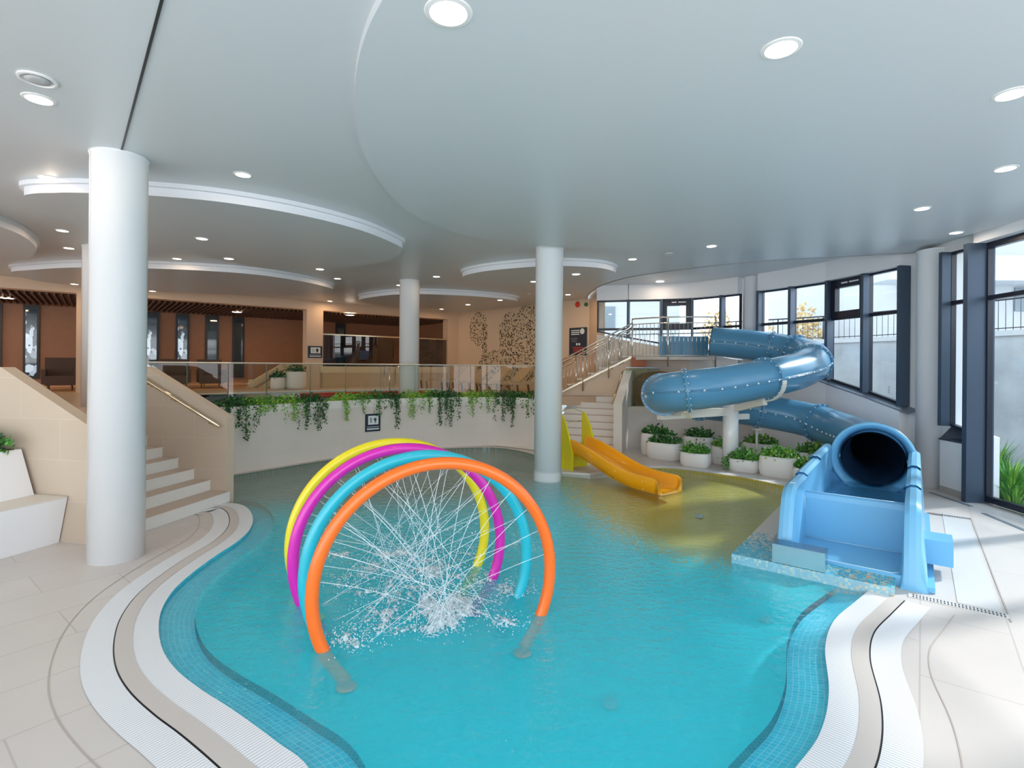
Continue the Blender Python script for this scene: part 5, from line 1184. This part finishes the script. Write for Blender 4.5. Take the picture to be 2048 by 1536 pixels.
def armchair(p, ax, label):
    ax = Vector((ax[0], ax[1], 0)).normalized(); t = thing('armchair', label, 'armchair', p, 'dark armchairs in the hall')
    uy = Vector((-ax.y, ax.x, 0)); P = Vector(p)
    b = MB(); b.box(P + Vector((0, 0, .30)), (.75, .70, .28), ax); part(b, 'seat', M_ch, t)
    b = MB(); b.beam(P - ax * .36 + Vector((0, 0, .25)), P - ax * .5 + Vector((0, 0, 1.0)), .78, .12, up=ax); part(b, 'backrest', M_ch, t)
    for s_ in (-1, 1): b = MB(); b.box(P + uy * (s_ * .38) + Vector((0, 0, .42)), (.7, .1, .45), ax); part(b, 'armrest', M_ch, t)
    for s_ in (-1, 1):
        for r in (-1, 1): b = MB(); b.tube([P + ax * (.28 * r) + uy * (.28 * s_), P + ax * (.28 * r) + uy * (.28 * s_) + Vector((0, 0, .18))], .02, 6); part(b, 'leg', M_lw, t)
for px, lb in [(115, 'dark armchair left of the hidden column, above the stair wall'), (362, 'dark armchair behind the balustrade, left one of two'), (440, 'dark armchair behind the balustrade, right one of two')]:
    p = xy(onwall(px, 760, *HL)) + hn * 1.6; armchair(p + Vector((0, 0, UP + .012)), -hn, lb)
# slanted beige beam and pots in the opening
t = thing('climbing_ramp', 'beige slanted handrail-like ramp in the wide hall opening', 'ramp', hp(520) + Vector((0, 0, UP)))
for k, (a_, c_) in enumerate([((497, 773), (565, 733)), ((513, 783), (588, 733))]):
    p = onwall(*a_, HL[0] + hn * .8, HL[1] + hn * .8); q = onwall(*c_, HL[0] + hn * .8, HL[1] + hn * .8); b = MB(); b.beam(p, q, .25, .20); part(b, 'slanted_beam', mat('ramp_beige', (.66, .52, .32), .5), t)
b = MB()
p = onwall(500, 781, HL[0] + hn * .8, HL[1] + hn * .8); q = onwall(590, 781, HL[0] + hn * .8, HL[1] + hn * .8)
b.wall(xy(p), xy(q), UP, UP + .3, UP, UP + .3, .3); b.wall(xy(q) - hd * .35, xy(q), UP + .3, 2.2, UP + .3, 2.2, .3); part(b, 'support_block', MATS['ramp_beige'], t)
for px, w, h, lb in [(548, 28, .42, 'low white planter in the wide hall opening, left one'), (583, 40, .62, 'larger white planter against the pier of the wide opening')]:
    p = xy(onwall(px, 760, *HL)) - hn * .5; t = thing('plant_pot', lb, 'planter', p + Vector((0, 0, UP)), 'white planters in the hall'); r = w * p.y / F / 2
    b = MB(); b.lathe([(r * .9, UP), (r, UP + .1), (r * .97, UP + h - .03), (r * .9, UP + h), (r * .8, UP + h - .02)], p, 28); part(b, 'pot', M_pot, t)
    b = MB(); bush(b, p + Vector((0, 0, UP + h - .02)), r * .9, r * .9, .3, 160, .08, (0, 0, 1)); part(b, 'foliage', M_leafs, t)
# lane ropes on the upper pool
M_lane = mat('lane_red', (.55, .04, .02), .5)
for k, o_ in enumerate((1.5, 2.6)):
    P = [p for p in offset(CW, o_) if 600 < px_of(p) < 870]; t = thing('lane_rope', ['red lane rope floating on the upper pool, nearer one', 'red lane rope floating on the upper pool, farther one'][k], 'lane rope', P[0] + Vector((0, 0, UP + .02)))
    b = MB(); b.tube([p + Vector((0, 0, UP + .05)) for p in P], .032, 8); part(b, 'float_line', M_lane, t)
# ladder rails
t = thing('pool_ladder', 'thin chrome pool ladder rails left of the farthest column', 'pool ladder', D(780, 795, 17.5))
for px in (768, 790):
    p = D(px, 795, 18.2); b = MB(); b.tube([(p.x, p.y, UP), (p.x, p.y, UP + .75), (p.x + .1, p.y - .05, UP + .85), (p.x + .25, p.y - .3, UP + .75), (p.x + .28, p.y - .35, UP)], .02, 8); part(b, 'ladder_rail', M_chrome, t)

# ================================================================== OUTSIDE
M_conc = mat('concrete', (.40, .41, .41), .85, var=.45, vscale=1.2, bump=.3, bscale=6)
M_ground = mat('outside_gravel', (.42, .42, .38), .9, var=.2)
b = MB(); b.prism([(8.2, -4), (60, -4), (60, 60), (-20, 60), (-20, 27.5), (2, 27.5), (2.7, 17.5), (6.2, 15.2), (8.4, 11)], -.3, -.06); struct(b, 'ground', M_ground)
ow = crom([Vector((11.9, -4, 0)), Vector((11.6, 4, 0)), Vector((11.2, 8, 0)), Vector((11.0, 11, 0)), Vector((10.4, 13.5, 0)), Vector((9.2, 16, 0)), Vector((7.0, 18.4, 0))], 5)
b = MB()
for p, q in zip(ow, ow[1:]): b.wall(q, p, -.1, 3.0, -.1, 3.0); 
b.ribbon(ow, offset(ow, -.35), 3.08, 3.08, mi=1)
for p, q in zip(offset(ow, .04), offset(ow, .04)[1:]): b.wall(q, p, 2.96, 3.08, 2.96, 3.08, mi=1)
struct(b, 'wall_retaining', [M_conc, mat('coping_pale', (.55, .55, .54), .6)], 'rough concrete retaining wall outside the windows')
b = MB(); b.prism([p for p in offset(ow, -.3)] + [Vector((9, 40, 0)), Vector((60, 40, 0)), Vector((60, -4, 0))], 2.9, 3.06); struct(b, 'terrace', mat('terrace_pale', (.7, .7, .7), .8))
t = thing('terrace_railing', 'thin dark railing on top of the outside concrete wall', 'railing', ow[0] + Vector((0, 0, 3.06)))
P = offset(ow, -.12); b = MB(); b.tube([p + Vector((0, 0, 3.78)) for p in P], .022, 6); b.tube([p + Vector((0, 0, 3.14)) for p in P], .012, 6); part(b, 'rail', M_black, t)
R_ = resample(P, .15); b = MB()
for i, p in enumerate(R_): b.tube([p + Vector((0, 0, 3.08)), p + Vector((0, 0, 3.76))], .022 if i % 9 == 0 else .007, 5)
o = part(b, 'balusters', M_black, t); o['kind'] = 'stuff'
t = thing('wall_vent', 'slotted dark vent low on the concrete wall outside', 'vent', (10.6, 12.8, 1))
q = onwall(1772, 782, ow[16], ow[20]); 
for k in range(4): 
    b = MB(); p0 = onwall(1762, 774 + 3.6 * k, ow[16], ow[20]); p1 = onwall(1784, 774 + 3.6 * k, ow[16], ow[20]); b.beam(p0 - Vector((.06, 0, 0)), p1 - Vector((.06, 0, 0)), .03, .025); part(b, 'slot', M_black, t)
t = thing('concrete_post', 'weathered concrete pillar outside the narrow window', 'post', (9.7, 9.4, 0)); p = D(1962, 800, 10.4); b = MB(); b.box((p.x, p.y, .92), (.28, .28, 2.0)); part(b, 'shaft', mat('post_grey', (.45, .44, .42), .8, var=.2), t)
b = MB(); b.box((p.x, p.y, 1.95), (.34, .34, .06)); part(b, 'cap', mat('post_grey', (.45, .44, .42), .8), t)
# grasses outside the door
for i, (x, y, h, lb) in enumerate([(8.55, 9.0, .95, 'green grass clump outside beside the door frame'), (8.9, 9.35, .9, 'tall green grass clump outside the glass door'), (8.35, 8.72, .55, 'low green grass clump at the bottom of the glass door'), (9.0, 9.8, 1.3, 'yellow-green shrub outside behind the door frame')]):
    t = thing('ornamental_grass', lb, 'plant', (x, y, -.06), 'grasses outside the door'); b = MB()
    for k in range(170):
        a = random.uniform(0, 2 * PI); r = random.random() * .28; l = h * random.uniform(.4, .8); le = random.uniform(.1, .5); p0 = Vector((x + r * math.cos(a) * .5, y + r * math.sin(a) * .5, -.06)); p1 = p0 + Vector((math.cos(a) * le * .4, math.sin(a) * le * .4, l * .7)); p2 = p0 + Vector((math.cos(a) * le, math.sin(a) * le, l)); w = Vector((-math.sin(a), math.cos(a), 0)) * .01
        b.add([p0 - w, p0 + w, p1 + w, p1 - w, p2], [(0, 1, 2, 3), (3, 2, 4)], mi=random.choice((1, 3, 2)))
    part(b, 'blades', M_leafs, t)
# bright buildings
M_bw = mat('building_white', (.50, .50, .50), .7); M_bwin = mat('building_window', (.18, .22, .25), .3)
def building(name, label, x0, x1, y0, y1, z1, slabs, wins):
    t = thing(name, label, 'building', ((x0 + x1) / 2, (y0 + y1) / 2, 0)); b = MB(); b.prism([(x0, y0), (x1, y0), (x1, y1), (x0, y1)], -.1, z1); part(b, 'wall', M_bw, t)
    for z in slabs: b = MB(); b.prism([(x0 - 1.2, y0 - 1.3), (x1, y0 - 1.3), (x1, y0), (x0 - 1.2, y0)], z, z + .9); part(b, 'balcony', M_bw, t)
    for x, z, w, h in wins: b = MB(); b.box((x, y0 - .02, z), (w, .06, h)); part(b, 'window', M_bwin, t)
building('apartment_building', 'bright white apartment building with balconies outside the windows', 14.6, 34, 20, 30, 14, (5.4, 8.6, 11.8), [(15.5, 4.9, .8, .9), (19.5, 4.9, .8, .9), (24, 7.6, 1.2, 1.4), (16.5, 7.8, 1.0, 1.2), (21, 10.8, 1.2, 1.4)])
building('white_house', 'white house with a grey window outside the leftmost rear window', 2.4, 8.6, 27, 34, 7.5, (), [(4.8, 4.75, .95, 1.1)])
t = thing('terrace_railing', 'railing outside the leftmost rear window', 'railing', (4, 24, 3.0)); b = MB(); b.tube([(4.4, 24, 3.65), (9.5, 22, 3.7)], .03, 6); part(b, 'rail', M_black, t)
b = MB()
for k in range(28): b.tube([(4.4 + 5.1 * k / 27, 24 - 2 * k / 27, 2.8), (4.4 + 5.1 * k / 27, 24 - 2 * k / 27, 3.66)], .012, 5)
part(b, 'balusters', M_black, t)
for i, (x, y, h, lb) in enumerate([(9.8, 25, 5.3, 'ochre autumn tree outside, behind the black framed window'), (11.5, 24.6, 5.0, 'ochre autumn tree outside, behind the window right of the black frame'), (13.1, 23.5, 5.2, 'ochre autumn tree outside, beside the narrow rear window')]):
    t = thing('autumn_tree', lb, 'tree', (x, y, 0), 'autumn trees outside'); b = MB(); b.tube([(x, y, 0), (x, y, h * .5)], .12, 8); part(b, 'trunk', M_lw, t)
    b = MB(); bush(b, (x, y, 1.8), .85, .8, h - 1.8, 1700, .15, (0, 0, 1)); part(b, 'crown', [mat('leaf_ochre', (.60, .40, .16), .7), mat('leaf_pale', (.72, .58, .36), .7)], t)
